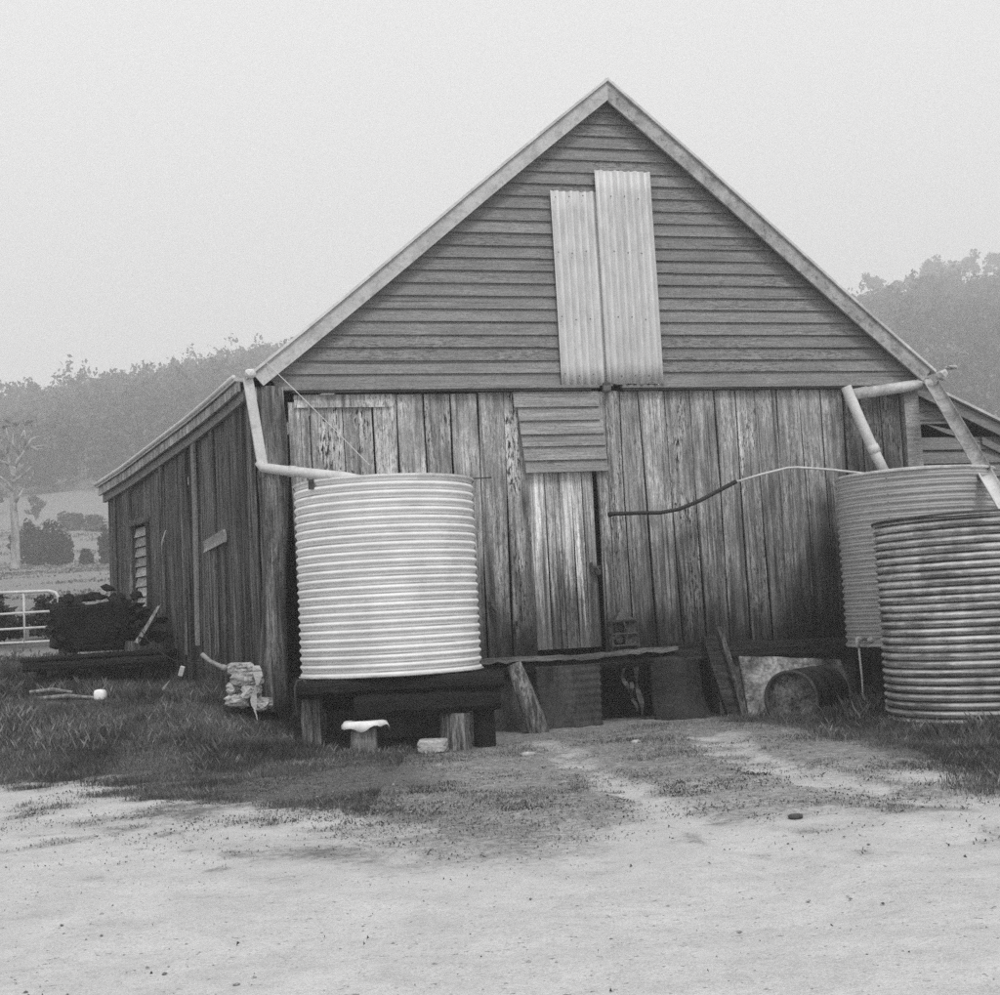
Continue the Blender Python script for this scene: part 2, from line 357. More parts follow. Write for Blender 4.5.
gx = cat(np.linspace(-1500, -120, 24), np.linspace(-120, -20, 40), np.linspace(-20, -8, 60), np.arange(-8, 7, .05), np.linspace(7, 20, 60), np.linspace(20, 120, 40), np.linspace(120, 1500, 24))
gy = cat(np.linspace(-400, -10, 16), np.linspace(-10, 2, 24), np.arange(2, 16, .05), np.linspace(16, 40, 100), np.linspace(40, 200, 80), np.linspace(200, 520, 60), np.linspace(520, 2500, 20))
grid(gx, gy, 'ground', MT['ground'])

# grass blades
def on_barn(x, y):      # inside the footprint of the building
    u = (x - OX) * ca + (y - OY) * sa; v = -(x - OX) * sa + (y - OY) * ca
    main = (u > -3.2) & (u < 9) & (v > -.05)
    sk_ = (x + 2.4) * 4.36 + (y - 13.14) * 2.67 > 0
    return main | (sk_ & (u > -9) & (v > -.5) & (y > 13.1) & (x > -8.5))
def gz_(x, y):
    return terr(x, y) + np.where(np.hypot(x, y - 8) < 14, .016 * (fbm(x * 7, y * 7, 3, 31) - .5) + .035 * (fbm(x * 1.1, y * 1.1, 3, 37) - .5) + .03 * grass_amt(x, y) * (fbm(x * 9, y * 9, 2, 41) - .3), 0)
def blades(name, n, x0, x1, y0, y1, hfun, mat, dens, wd=.006, lean=.55):
    y = rng.uniform(y0, y1, n); x = rng.uniform(-1, 1, n) * (.375 * y + 1.1)
    k = ((np.hypot((x + 4.35) / .6, (y - 13.8) / .25) + .5 * (vn(x * 9, y * 9, 5) - .5) > 1)) & (x > x0) & (x < x1) & (rng.random(n) < dens(x, y)) & ~on_barn(x, y); x, y = x[k], y[k]; m = len(x)
    z = gz_(x, y) - .012; h = hfun(x, y) * rng.uniform(.4, 1.25, m)
    t = rng.uniform(0, 2 * np.pi, m); wx, wy = np.cos(t) * wd, np.sin(t) * wd
    l = rng.uniform(0, lean, m) * h; a = rng.uniform(0, 2 * np.pi, m); lx, ly = np.cos(a) * l, np.sin(a) * l
    P = np.stack([np.stack([x - wx, y - wy, z], -1), np.stack([x + wx, y + wy, z], -1),
                  np.stack([x + wx * .7 + lx * .4, y + wy * .7 + ly * .4, z + h * .6], -1), np.stack([x + lx, y + ly, z + h * (.98)], -1)], 1).reshape(-1, 3)
    o = fast(name, P, 4, np.arange(m * 4), mat, 'stuff')
    return o
clump = lambda x, y: fbm(x * 1.6, y * 1.6, 3, 71)
def hl(x, y): return (.04 + .05 * ss(clump(x, y), .35, .7)) * (.5 + .7 * ss(y, 9.5, 12.3)) * np.where(x > 2.9, 1.4, 1.) * np.where((x > -.9) & (x < 2.5), .6, 1.) * (1 - .35 * (ss(x, -1.7, -1.5) * (1 - ss(x, -.2, 0)) * ss(y, 11, 11.6))) * (1 + .45 * ss(-x, 1.6, 2.2) * ss(y, 11.2, 12.4)) * (1 + .8 * ss(x, 3.0, 3.4) * ss(y, 10, 10.8))
def dl(x, y): return ss(grass_amt(x, y), .25, .8) * (.7 + .3 * ss(clump(x, y), .25, .6)) * np.where((x > -.9) & (x < 2.6), .35, 1.)
tag(blades('grass', 700000, -9, 6.5, 6.6, 17.5, hl, MT['blade'], dl, .0018), 'short dark unmown grass growing in front of the barn and under the tanks', 'grass')
tag(blades('dry_grass', 130000, -9, 6.5, 7.5, 17.5, lambda x, y: hl(x, y) * 1.2, MT['straw'], lambda x, y: dl(x, y) * ss(fbm(x * 2.3, y * 2.3, 3, 91), .42, .62), .0017, .7), 'pale dry stalks mixed through the dark grass', 'dry grass')
tag(blades('weeds', 150000, -6, 3.4, 4.5, 12.8, lambda x, y: x * 0 + .02, MT['blade'], lambda x, y: .6 * ss(grass_amt(x, y), .1, .6) * ss(fbm(x * 6, y * 6, 2, 93), .45, .65), .005, 2.0), 'low flat weeds creeping over the edge of the bare dirt', 'weeds')
def tall(x, y): return (.08 + .13 * clump(x * 3, y * 3)) * (.6 + .5 * ss(x, 3.2, 4.2))
tag(blades('tall_grass', 26000, 2.3, 6, 9.5, 14.2, tall, MT['blade'], lambda x, y: ss(x - .22 * (y - 10), 2.75, 3.1) * ss(clump(x, y), .3, .6) * ss(y, 9.6, 10.4), .0022, .8), 'taller rank grass around the foot of the stained tank', 'tall grass')

# crumbs of bark, dung and dead leaf trodden into the edge of the dirt
m = 60000; yy = rng.uniform(4.2, 12.5, m); xx = rng.uniform(-1, 1, m) * (.375 * yy + .6)
band = ss(yy, 5.8, 8.2) * .8 * (.25 + .75 * ss(grass_amt(xx, yy - .5) + grass_amt(xx, yy + .8), .1, 1.)) * ss(fbm(xx * 1.6, yy * 2.6, 4, 171), .44, .62) + .006
kk = (rng.random(m) < band) & ~on_barn(xx, yy); xx, yy = xx[kk], yy[kk]; m = len(xx); zz = gz_(xx, yy) + .004; sz = .003 + .007 * rng.random(m) ** 2; th = rng.uniform(0, 6.28, m); dx, dy = np.cos(th) * sz, np.sin(th) * sz
Pp = np.stack([np.stack([xx - dx, yy - dy, zz], -1), np.stack([xx + dy * .6, yy - dx * .6, zz + rng.uniform(0, .012, m)], -1), np.stack([xx + dx, yy + dy, zz + rng.uniform(0, .01, m)], -1), np.stack([xx - dy * .6, yy + dx * .6, zz + rng.uniform(0, .016, m)], -1)], 1).reshape(-1, 3)
tag(fast('leaf_litter', Pp, 4, np.arange(m * 4), MT['blade'], 'stuff'), 'dark crumbs of bark and dead leaf trodden into the edge of the pale dirt', 'litter')

# gravel
def pebbles():
    mb = MB(); import bmesh
    base = [(1, 0, 0), (-1, 0, 0), (0, 1, 0), (0, -1, 0), (0, 0, 1), (0, 0, -1)]; fs = [(0, 2, 4), (2, 1, 4), (1, 3, 4), (3, 0, 4), (2, 0, 5), (1, 2, 5), (3, 1, 5), (0, 3, 5)]
    for i in range(1500):
        x = random.uniform(-4, 4.5); y = 3.8 + 8.5 * random.random() ** 1.1; s_ = .003 + .009 * random.random() ** 3 + .002 * (y > 8)
        z = float(gz_(x, y)); a = random.random() * 6
        mb.add([(x + s_ * (p[0] * math.cos(a) - p[1] * math.sin(a)) * random.uniform(.8, 1.5), y + s_ * (p[0] * math.sin(a) + p[1] * math.cos(a)), z + p[2] * s_ * .6) for p in base], fs)
    o = mb.build('gravel', plain('pebble', .26, .8, 30), None); tag(o, 'small loose pebbles scattered over the pale dirt yard', 'gravel', kind='stuff')
pebbles()
for lab, x, y, d, m in [('dark flat stone lying alone on the dirt right of the wheel track', 1.47, 7.25, (.085, .06, .035), 'rust'), ('pale flat stone in the grass in front of the tank stand', .12, 11.2, (.14, .1, .05), 'stone'), ('small pale stone beside the wheel track near the leaning post', 1.05, 11.7, (.09, .08, .05), 'stone')]:
    o = MB().rock((0, 0, 0), d, 2).build('stone', MT[m], None, True); o.location = (x, y, float(terr(x, y)) + .015); tag(o, lab, 'stone')
o = MB().rock((0, 0, 0), (.30, .2, .15), 3, .07, .85).build('stone_block', MT['stone'], None, False); o.location = (-.70, 11.95, float(terr(-.7, 11.95)) + .06); tag(o, 'squarish pale stone block in the grass in front of the tank stand', 'stone block')

# ================================================================== BARN
barn = thing('timber_barn', 'old weathered grey timber barn with steep gable and broken-back side sheds', 'barn', W(0, 0, 0), YAW)
def B(mb, name, mat, parent=barn, **k): return mb.build(name, MT[mat], parent, local=True, **k)
OUT = (0, -1, 0)
def FP(mb, u0t, u1t, u0b, u1b, zt, zb, v=0, th=.03, **k): mb.plank((u0t, -v, zt), (u1t, -v, zt), (u0b, -v, zb), (u1b, -v, zb), OUT, th, **k)
# front vertical slabs
E1 = [(-3.10, -3.05), (-2.88, -2.85), (-2.55, -2.52), (-2.25, -2.24), (-2.0, -2.02), (-1.72, -1.70), (-1.45, -1.46), (-1.16, -1.18), (-.88, -.92), (-.64, -.66)]
E2 = [(.07, .075), (.38, .37), (.59, .64), (.88, .92), (1.17, 1.19), (1.45, 1.46), (1.70, 1.69), (1.92, 1.94), (2.18, 2.16), (2.45, 2.47), (2.71, 2.69), (2.98, 2.96), (3.18, 3.2), (3.43, 3.42), (3.67, 3.67)]
mb = MB()
for E_ in (E1, E2):
    for (a, a2), (b, b2) in zip(E_, E_[1:]):
        g = random.uniform(.006, .011)
        zb = .70 + random.uniform(-.03, .03) - (.1 if a < -1.2 else 0)
        if a < -1.4 and b > -3:
            zz = 3.43 if b > -2.1 else 3.36
            FP(mb, a + g, b - g, a2 + g, b2 - g, zz, zb, random.uniform(0, .012), n=14)
        else:
            FP(mb, a + g, b - g, a2 + g, b2 - g, 3.44, zb, random.uniform(0, .014), n=14)
FP(mb, -.63, -.60 + .62, -.63, .02, 3.44, 2.68, -.01)
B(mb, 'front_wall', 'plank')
# narrow pale plank beside the door and doubled board
mb = MB(); FP(mb, .10, .165, .10, .165, 2.6, 1.0, .028, .018); FP(mb, .215, .345, .19, .33, 3.44, .82, .03, .018, n=12); B(mb, 'cover_strip', 'plank')
# door
mb = MB(); de = [-.66, -.49, -.335, -.20, -.085, .035]
for i in range(5): FP(mb, de[i] + .004, de[i + 1] - .004, de[i] + .004, de[i + 1] - .004, 2.61, .78, -.012 + random.uniform(-.003, .003), .025, n=12, jit=.003)
door = B(mb, 'door', 'door')
mb = MB(); mb.box((.005, -.02, 1.6), (.11, .02, .03)); mb.box((-.04, -.022, 1.6), (.03, .012, .1)); mb.tube([(.02, -.03, 1.6), (.02, -.06, 1.57), (.02, -.05, 1.52), (.02, -.03, 1.53)], .008, 8); mb.box((.02, -.035, 1.545), (.06, .03, .05)); B(mb, 'latch', 'rust', door, bevel=.003)
# boards over the door
mb = MB(); zc = 3.44; exp = [.155, .14, .145, .125, .145, .125]
for i, e in enumerate(exp):
    l = -.79 + .012 * i + (.03 if i > 0 else 0); r = .16 + .006 * i - (.03 if i < 2 else 0)
    p = [(l, -.045, zc - .0), (r, -.045, zc), (r, -.075, zc - e - .012), (l, -.075, zc - e - .012)]
    q = [(l, -.03, zc), (r, -.03, zc), (r, -.052, zc - e - .012), (l, -.052, zc - e - .012)]
    mb.hexa(p + q); zc -= e
B(mb, 'board_panel', 'clap_pale', bevel=.004)
# gable weatherboards
mb = MB(); z = 3.50; AP, ZA = .395, 6.64
def lim(zz): return -3.30 + (zz - 3.62) * (AP + 3.30) / (ZA - 3.62), 3.88 - (zz - 3.62) * (3.88 - AP) / (ZA - 3.62)
while z < 6.5:
    z2 = z + .1345; l0, r0 = lim(z); l1, r1 = lim(min(z2, 6.63)); l0, r0 = max(l0, -3.2), min(r0, 3.85)
    cuts = [l0] + sorted(c_ for c_ in (random.uniform(-6, 0), random.uniform(.9, 8)) if l1 + .3 < c_ < r1 - .3) + [r0]
    if z > 5.3: cuts = [l0, r0]
    for a, b in zip(cuts, cuts[1:]):
        ll, rr = (a, b)
        la = l1 if a == l0 else a; rb = r1 if b == r0 else b
        j = random.uniform(-.003, .003); g = .0
        for k in range(1):
            p = [(ll + g, -.052, z + j), (rr - g, -.052, z + j + random.uniform(-.002, .002)), (rb - g, -.024, z2 + .008), (la + g, -.024, z2 + .008)]
            q = [(x_, y_ + .02, z_) for x_, y_, z_ in p]
            mb.hexa([p[3], p[2], p[1], p[0]] + [q[3], q[2], q[1], q[0]])
    z = z2
B(mb, 'gable_cladding', 'clap', bevel=.003)
# trim strips at the gable foot
mb = MB(); mb.box((-1.53, -.055, 3.485), (3.34, .06, .035)); mb.box((2.10, -.055, 3.48), (3.42, .06, .035)); B(mb, 'trim_board', 'clap', bevel=.006)
mb = MB(); mb.box((-1.5, -.062, 3.452), (3.1, .035, .022)); mb.box((2.05, -.062, 3.447), (3.3, .035, .022)); B(mb, 'drip_strip', 'beam', bevel=.003)
mb = MB(); mb.box((.215, -.09, 3.47), (.085, .06, .1)); B(mb, 'beam_end', 'sill', bevel=.01)
mb = MB(); FP(mb, -3.03, -2.05, -3.03, -2.05, 3.43, 3.30, .03, .02, n=3, jit=.003); B(mb, 'patch_board', 'plank')
# corrugated iron over the loft opening
def corr(u0, u1, z0, z1, v, lean, name):
    mb = MB(); P_ = .0765; nx = int((u1 - u0) / P_ * 8); nz = 10; vs = []
    for j in range(nz + 1):
        for i in range(nx + 1):
            x = (u1 - u0) * i / nx; zz = z0 + (z1 - z0) * j / nz
            vs.append((u0 + x + lean * (zz - z0), -v - .014 * math.cos(2 * math.pi * x / P_) - .004 * math.sin(zz * 3 + x), zz + .004 * math.sin(x * 30)))
    fs = [(j * (nx + 1) + i, j * (nx + 1) + i + 1, (j + 1) * (nx + 1) + i + 1, (j + 1) * (nx + 1) + i) for j in range(nz) for i in range(nx)]
    mb.add(vs, fs); o = B(mb, name, 'sheet', smooth=True); m = o.modifiers.new('thick', 'SOLIDIFY'); m.thickness = .002; return o
corr(-.27, .30, 3.49, 5.57, .075, -.004, 'iron_sheet'); corr(.225, .855, 3.50, 5.80, .098, -.004, 'iron_sheet')
for zz in (5.5, 4.9, 4.2, 3.6):
    for k in range(7): B(MB().rock((-.23 + .153 * k, -.095 - (.02 if k > 3 else 0), zz + random.uniform(-.02, .02)), (.016, .010, .016), 1, .05), 'nail', 'rust')
# posts
mb = MB(); FP(mb, 3.70, 3.88, 3.69, 3.87, 3.42, .55, .05, .1, n=10, jit=.006); B(mb, 'corner_post', 'clap_pale')
mb = MB(); pts = []; rs = []
for k in range(15):
    t = k / 14; pts.append((-3.27 + .02 * math.sin(5 * t) - .04 * t, -.03, 3.5 - 3.15 * t)); rs.append(.135 + .015 * math.sin(7 * t) + .03 * max(0, t - .7))
mb.tube(pts, rs, 14, wob=.07); B(mb, 'corner_post', 'post', smooth=True)
mb = MB(); FP(mb, -3.42, -3.14, -3.40, -3.16, 3.5, 2.6, .09, .03, jit=.01); B(mb, 'post_facing', 'plank')
# barge boards, roof
def slope_board(a, b, wd, v, th, name, mat):
    (ua, za), (ub, zb) = a, b; L = math.hypot(ub - ua, zb - za); nx_, nz_ = (zb - za) / L, -(ub - ua) / L
    if nz_ > 0: nx_, nz_ = -nx_, -nz_
    mb = MB(); n = 10; vs = []
    for k in range(n + 1):
        t = k / n; u, zz = ua + (ub - ua) * t, za + (zb - za) * t + .012 * math.sin(t * 6)
        u2, z2 = u + nx_ * wd, zz + nz_ * wd
        if k == (0 if za > zb else n) : u2, z2 = u, zz - wd / abs(nz_)      # mitred at the apex
        vs += [(u, -v, zz), (u2, -v, z2), (u, -v + th, zz), (u2, -v + th, z2)]
    fs = []
    for k in range(n):
        a_, b_ = 4 * k, 4 * k + 4; fs += [(a_, b_, b_ + 1, a_ + 1), (a_ + 2, a_ + 3, b_ + 3, b_ + 2), (a_, a_ + 2, b_ + 2, b_), (a_ + 1, b_ + 1, b_ + 3, a_ + 3)]
    e = 4 * n; fs += [(0, 1, 3, 2), (e, e + 2, e + 3, e + 1)]
    mb.add(vs, fs); return B(mb, name, mat)
slope_board((.395, 6.745), (-3.43, 3.62), .15, .17, .03, 'barge_board', 'barge')
slope_board((.395, 6.745), (3.99, 3.62), .16, .17, .03, 'barge_board', 'barge_r')
def roof_slab(a, b, name, c=None):
    (ua, za), (ub, zb) = a, b; mb = MB(); n = 10; vs = []
    for k in range(n + 1):
        t = k / n; u, zz = ua + (ub - ua) * t, za + (zb - za) * t + .012 * math.sin(t * 6)
        vs += [(u, -.20, zz + .005), (u, 10.2, zz + .005), (u, -.20, zz + .04), (u, 10.2, zz + .04)]
    fs = []
    for k in range(n):
        a_, b_ = 4 * k, 4 * k + 4; fs += [(a_, b_, b_ + 1, a_ + 1), (a_ + 2, a_ + 3, b_ + 3, b_ + 2), (a_, a_ + 2, b_ + 2, b_), (a_ + 1, b_ + 1, b_ + 3, a_ + 3)]
    e = 4 * n; fs += [(0, 1, 3, 2), (e, e + 2, e + 3, e + 1)]; mb.add(vs, fs); return B(mb, name, 'roof')
roof_slab((.395, 6.745), (-3.50, 3.56), 'roof'); roof_slab((.395, 6.745), (4.04, 3.58), 'roof')
mb = MB(); mb.tube([(.395, -.17, 6.76), (.395, 10.2, 6.76)], .03, 10); B(mb, 'ridge_cap', 'roof', smooth=True)
# body: floor, back and side walls, behind what is seen
mb = MB(); mb.box((.3, 5.0, .62), (6.9, 9.6, .08)); B(mb, 'floor', 'floor')
mb = MB()
for i in range(26): FP(mb, -3.1 + .265 * i + .004, -3.1 + .265 * (i + 1) - .004, -3.1 + .265 * i + .004, -3.1 + .265 * (i + 1) - .004, 3.6, .3, -10., .03, n=4)
mb.add([(-3.2, 10.03, 3.55), (4.0, 10.03, 3.55), (.395, 10.03, 6.6), (-3.2, 10.07, 3.55), (4.0, 10.07, 3.55), (.395, 10.07, 6.6)], [(0, 1, 2), (3, 5, 4), (0, 3, 4, 1), (1, 4, 5, 2), (2, 5, 3, 0)]); B(mb, 'back_wall', 'plank')
for su in (-3.2, 3.84):
    mb = MB()
    for i in range(38): mb.plank((su, .15 + .26 * i, 3.5), (su, .40 + .26 * i, 3.5), (su, .15 + .26 * i, .2), (su, .40 + .26 * i, .2), (1 if su > 0 else -1, 0, 0), .03, 4)
    B(mb, 'side_wall', 'plank')
# foundation
mb = MB()
def rough_wall(u0, u1, z0, z1, v, th, nu=40, nz=12, amp=.05):
    vs = []; 
    for j in range(nz + 1):
        for i in range(nu + 1):
            u = u0 + (u1 - u0) * i / nu; zz = z0 + (z1 - z0) * j / nz
            vs.append((u, -v - amp * float(fbm(np.array(u * 3.), np.array(zz * 4.), 3, 77)), zz))
    fs = [(j * (nu + 1) + i, j * (nu + 1) + i + 1, (j + 1) * (nu + 1) + i + 1, (j + 1) * (nu + 1) + i) for j in range(nz) for i in range(nu)]
    mb.add(vs, fs)
    mb.box(((u0 + u1) / 2, -v + .02 + th / 2, (z0 + z1) / 2), (u1 - u0, th, z1 - z0))
rough_wall(-3.3, -.02, -.2, .60, -.05, .15); rough_wall(1.30, 3.75, -.2, .60, -.05, .15, 30); B(mb, 'foundation', 'render', smooth=False)
mb = MB()
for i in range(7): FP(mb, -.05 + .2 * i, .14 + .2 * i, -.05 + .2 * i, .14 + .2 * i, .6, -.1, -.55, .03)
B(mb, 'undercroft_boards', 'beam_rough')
# sill log under the door, ragged
mb = MB(); n = 24; vs = []
for k in range(n + 1):
    t = k / n; u = -1.3 + 2.1 * t; zt = .715 + .012 * math.sin(9 * t) + random.uniform(-.008, .008) + .015 * t; zb = zt - .03 - .03 * random.random(); vv = .16 + random.uniform(-.012, .012)
    vs += [(u, -vv, zt), (u, -vv, zb), (u, .03, zt + .004), (u, .03, zb)]
fs = []
for k in range(n):
    a_, b_ = 4 * k, 4 * k + 4; fs += [(a_, b_, b_ + 1, a_ + 1), (a_ + 2, a_ + 3, b_ + 3, b_ + 2), (a_, a_ + 2, b_ + 2, b_), (a_ + 1, b_ + 1, b_ + 3, a_ + 3)]
fs += [(0, 1, 3, 2), (4 * n, 4 * n + 2, 4 * n + 3, 4 * n + 1)]; mb.add(vs, fs); B(mb, 'door_step', 'sill')
mb = MB(); mb.tube([(-1.35, -.06, .60), (-.4, -.07, .61), (.3, -.06, .60), (.9, -.07, .62)], .065, 10, wob=.12); B(mb, 'bottom_beam', 'beam_rough')
mb = MB(); mb.plank((.78, -.07, .77), (.78, -.07, .60), (3.7, -.07, .72), (3.7, -.07, .55), OUT, .08, 12, jit=.012); B(mb, 'bottom_beam', 'beam')

# ---- left skillion (splayed end wall), built in barn-local space from world points
inv = wmat(barn).inverted()
A0 = Vector((-2.40, 13.14, 0)); A1 = Vector((-5.07, 17.5, 0)); tw = (A1 - A0).normalized(); nw = Vector((-tw.y, tw.x, 0));
if nw.y > 0: nw = -nw
def SW(s, z, o=0): return inv @ (A0 + tw * s + nw * o + Vector((0, 0, z)))
outw = (inv.to_3x3() @ nw).normalized()
def ztop(s): return float(np.interp(s, [0, .72, 1.5, 2.8, 4.0, 5.3], [3.57, 3.47, 3.38, 3.26, 3.15, 3.07]))
mb = MB(); s_ = -.02
while s_ < 5.1:
    wd = random.uniform(.13, .30); e = min(s_ + wd, 5.15)
    lo = .35 + .09 * s_
    if 3.45 < (s_ + e) / 2 < 4.12:
        mb.plank(SW(e, ztop(e) - .1), SW(s_, ztop(s_) - .1), SW(e, 2.5), SW(s_, 2.5), outw, .03, 4); mb.plank(SW(e, 1.34), SW(s_, 1.34), SW(e, lo), SW(s_, lo), outw, .03, 4)
    else:
        o_ = random.uniform(0, .03); mb.plank(SW(e - .005, ztop(e) - .1, o_), SW(s_ + .005, ztop(s_) - .1, o_), SW(e - .005, lo, o_), SW(s_ + .005, lo, o_), outw, .03, 10, jit=.01)
    s_ = e
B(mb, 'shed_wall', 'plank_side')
mb = MB()
for s0, z1, z0 in ((2.05, 3.1, .9), (2.78, 3.15, .9), (4.75, 3.0, 1.0), (1.05, 3.3, .9)):
    B(MB().plank(SW(s0 + .05, z1, .055), SW(s0, z1, .055), SW(s0 + .06, z0, .055), SW(s0 + .01, z0, .055), outw, .02, 8, jit=.006), 'edge_strip', 'post')
mb = MB(); mb.plank(SW(1.70, 3.22, .06), SW(1.58, 3.24, .06), SW(1.71, 1.0, .06), SW(1.64, 1.0, .06), outw, .025, 8); B(mb, 'cover_batten', 'clap')
mb = MB(); mb.plank(SW(1.30, 2.09, .08), SW(.68, 2.17, .08), SW(1.30, 1.97, .08), SW(.68, 2.04, .08), outw, .025, 4, jit=.003); B(mb, 'tie_board', 'clap_pale')
mb = MB()
for i in range(9):
    z_ = 1.36 + .122 * i; p = [SW(4.10, z_ + .115, -.03), SW(3.48, z_ + .115, -.03), SW(3.48, z_, .0), SW(4.10, z_, .0)]; q = [Vector(x_) - outw * .015 for x_ in p]; mb.hexa(p + q)
win = B(mb, 'window_shutter', 'brick_pale', bevel=.003)
mb = MB(); mb.plank(SW(4.18, 2.56, .05), SW(3.42, 2.56, .05), SW(4.18, 2.48, .05), SW(3.42, 2.48, .05), outw, .07, 3)
mb.plank(SW(4.18, 2.48, .05), SW(4.11, 2.48, .05), SW(4.18, 1.3, .05), SW(4.11, 1.3, .05), outw, .07, 3); mb.plank(SW(3.48, 2.48, .05), SW(3.42, 2.48, .05), SW(3.48, 1.3, .05), SW(3.42, 1.3, .05), outw, .07, 3); B(mb, 'frame', 'plank_side', win)
mb = MB(); mb.tube([SW(2.62, 2.27, .07), SW(2.50, 2.30, .10), SW(2.62, 2.17, .11), SW(2.70, 2.05, .09)], .012, 8); B(mb, 'wire_hook', 'galv', smooth=True)
# skillion fascia boards and roof
def fascia(z_off0, z_off1, o_, th, name, mat):
    mb = MB(); n = 16; vs = []
    for k in range(n + 1):
        s = .0 + 5.2 * k / n; z = ztop(s)
        a_, b_ = SW(s, z + z_off0, o_), SW(s, z + z_off1, o_); vs += [a_, b_, a_ - outw * th, b_ - outw * th]
    fs = []
    for k in range(n):
        a_, b_ = 4 * k, 4 * k + 4; fs += [(a_, b_, b_ + 1, a_ + 1), (a_ + 2, a_ + 3, b_ + 3, b_ + 2), (a_, a_ + 2, b_ + 2, b_), (a_ + 1, b_ + 1, b_ + 3, a_ + 3)]
    fs += [(0, 1, 3, 2), (4 * n, 4 * n + 2, 4 * n + 3, 4 * n + 1)]; mb.add(vs, fs); return B(mb, name, mat)
fascia(.0, -.10, .13, .03, 'roof_fascia', 'plank'); fascia(-.08, -.19, .075, .04, 'wall_plate', 'clap')
mb = MB(); n = 16; vs = []
for k in range(n + 1):
    s = .0 + 5.2 * k / n; z = ztop(s); t = k / n
    f0 = SW(s, z + .002, .16); b0 = Vector((-3.46, .2 + 8 * t, 3.60)); vs += [f0, b0, f0 + Vector((0, 0, .035)), b0 + Vector((0, 0, .035))]
fs = []
for k in range(n):
    a_, b_ = 4 * k, 4 * k + 4; fs += [(a_, b_, b_ + 1, a_ + 1), (a_ + 2, a_ + 3, b_ + 3, b_ + 2), (a_, a_ + 2, b_ + 2, b_), (a_ + 1, b_ + 1, b_ + 3, a_ + 3)]
fs += [(0, 1, 3, 2), (4 * n, 4 * n + 2, 4 * n + 3, 4 * n + 1)]; mb.add(vs, fs); B(mb, 'shed_roof', 'roof')
mb = MB(); mb.tube([SW(.02 + 5.2 * k / 14, ztop(.02 + 5.2 * k / 14) + .045, .16) for k in range(15)], .026, 8); B(mb, 'roof_edge_roll', 'galv_light', smooth=True)
mb = MB(); e0 = SW(5.12, 0, 0); e1 = Vector((-3.2, 8.2, 0))
d_ = (e1 - e0)
for k in range(14):
    a_, b_ = e0 + d_ * (k / 14), e0 + d_ * ((k + 1) / 14) * .999; mb.plank((a_.x, a_.y, 3.05 + .03 * k), (b_.x, b_.y, 3.05 + .03 * k), (a_.x, a_.y, .8), (b_.x, b_.y, .8), Vector((d_.y, -d_.x, 0)).normalized() * -1, .03, 3)
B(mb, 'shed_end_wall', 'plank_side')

# ---- right skillion, set back
def sr(u): return 3.52 - (u - 4.15) * .47
mb = MB(); z = .3; i = 0
while z < 3.5:
    z2 = z + .155
    r = 6.6 if z2 < sr(6.6) else 4.15 + (3.52 - z2) / .47
    if r > 4.0 and not (i == 17):
        g = random.uniform(-.01, .01)
        p = [(3.85, .38, z2), (r, .38, z2), (r + (.3 if r < 6.6 else 0), .35, z + g), (3.85, .35, z + random.uniform(-.012, .012))]; q = [(a, b + .025, c) for a, b, c in p]; mb.hexa(p + q)
    z = z2; i += 1
B(mb, 'shed_cladding', 'clap', bevel=.004)
mb = MB(); mb.hexa([(4.2, .36, 3.09), (4.75, .36, 2.97), (4.95, .355, 2.84), (4.45, .355, 2.98)] + [(4.2, .385, 3.09), (4.75, .385, 2.97), (4.95, .38, 2.84), (4.45, .38, 2.98)]); B(mb, 'loose_board', 'clap')
def rb(z0, z1, v, th, name, mat, u0=4.0, u1=6.9):
    mb = MB(); mb.hexa([(u0, v, sr(u0) + z0), (u1, v, sr(u1) + z0), (u1, v, sr(u1) + z1), (u0, v, sr(u0) + z1)] + [(u0, v + th, sr(u0) + z0), (u1, v + th, sr(u1) + z0), (u1, v + th, sr(u1) + z1), (u0, v + th, sr(u0) + z1)]); return B(mb, name, mat, bevel=.003)
rb(-.01, -.15, .25, .03, 'shed_barge', 'clap'); rb(.035, 0, .20, 9.6, 'shed_roof', 'roof', 3.95); rb(-.24, -.33, .32, .03, 'shed_wall_plate', 'clap', 4.9, 6.6)
mb = MB(); mb.box((6.62, 5.2, 1.3), (.05, 9.5, 2.2)); mb.box((5.2, 9.95, 1.4), (2.8, .05, 2.6)); B(mb, 'shed_end_wall', 'plank')

# ---- gutters and downpipes, part of the barn
dp = MB().hexa([(-3.53, -.15, 3.58), (-3.43, -.15, 3.58), (-3.32, -.17, 2.72), (-3.42, -.17, 2.72)] + [(-3.53, -.10, 3.58), (-3.43, -.10, 3.58), (-3.32, -.10, 2.72), (-3.42, -.10, 2.72)])
B(dp, 'downpipe', 'galv_light', bevel=.008)
mb = MB(); mb.tube([(-3.40, -.14, 2.76), (-3.37, -.15, 2.70), (-3.2, -.19, 2.665), (-2.62, -.42, 2.56), (-2.45, -.5, 2.51)], .05, 14); mb.tube([(-3.12, -.215, 2.652), (-3.06, -.24, 2.642)], .056, 14); B(mb, 'downpipe', 'galv_light', smooth=True)
mb = MB(); mb.rock((-3.46, -.17, 3.62), (.12, .12, .1), 2, .1); B(mb, 'rain_head', 'galv_light')
mb = MB(); mb.tube([(4.0, -.1, 3.48), (3.6, -.13, 3.43), (3.02, -.16, 3.355)], .062, 14); mb.tube([(3.2, -.14, 3.38), (3.14, -.14, 3.37)], .069, 14); B(mb, 'downpipe', 'galv', smooth=True)
mb = MB(); mb.tube([(2.94, -.16, 3.44), (3.05, -.19, 3.1), (3.19, -.24, 2.68), (3.26, -.30, 2.44)], .058, 14); mb.tube([(3.155, -.235, 2.78), (3.185, -.245, 2.70)], .066, 14); B(mb, 'downpipe', 'galv_light', smooth=True)
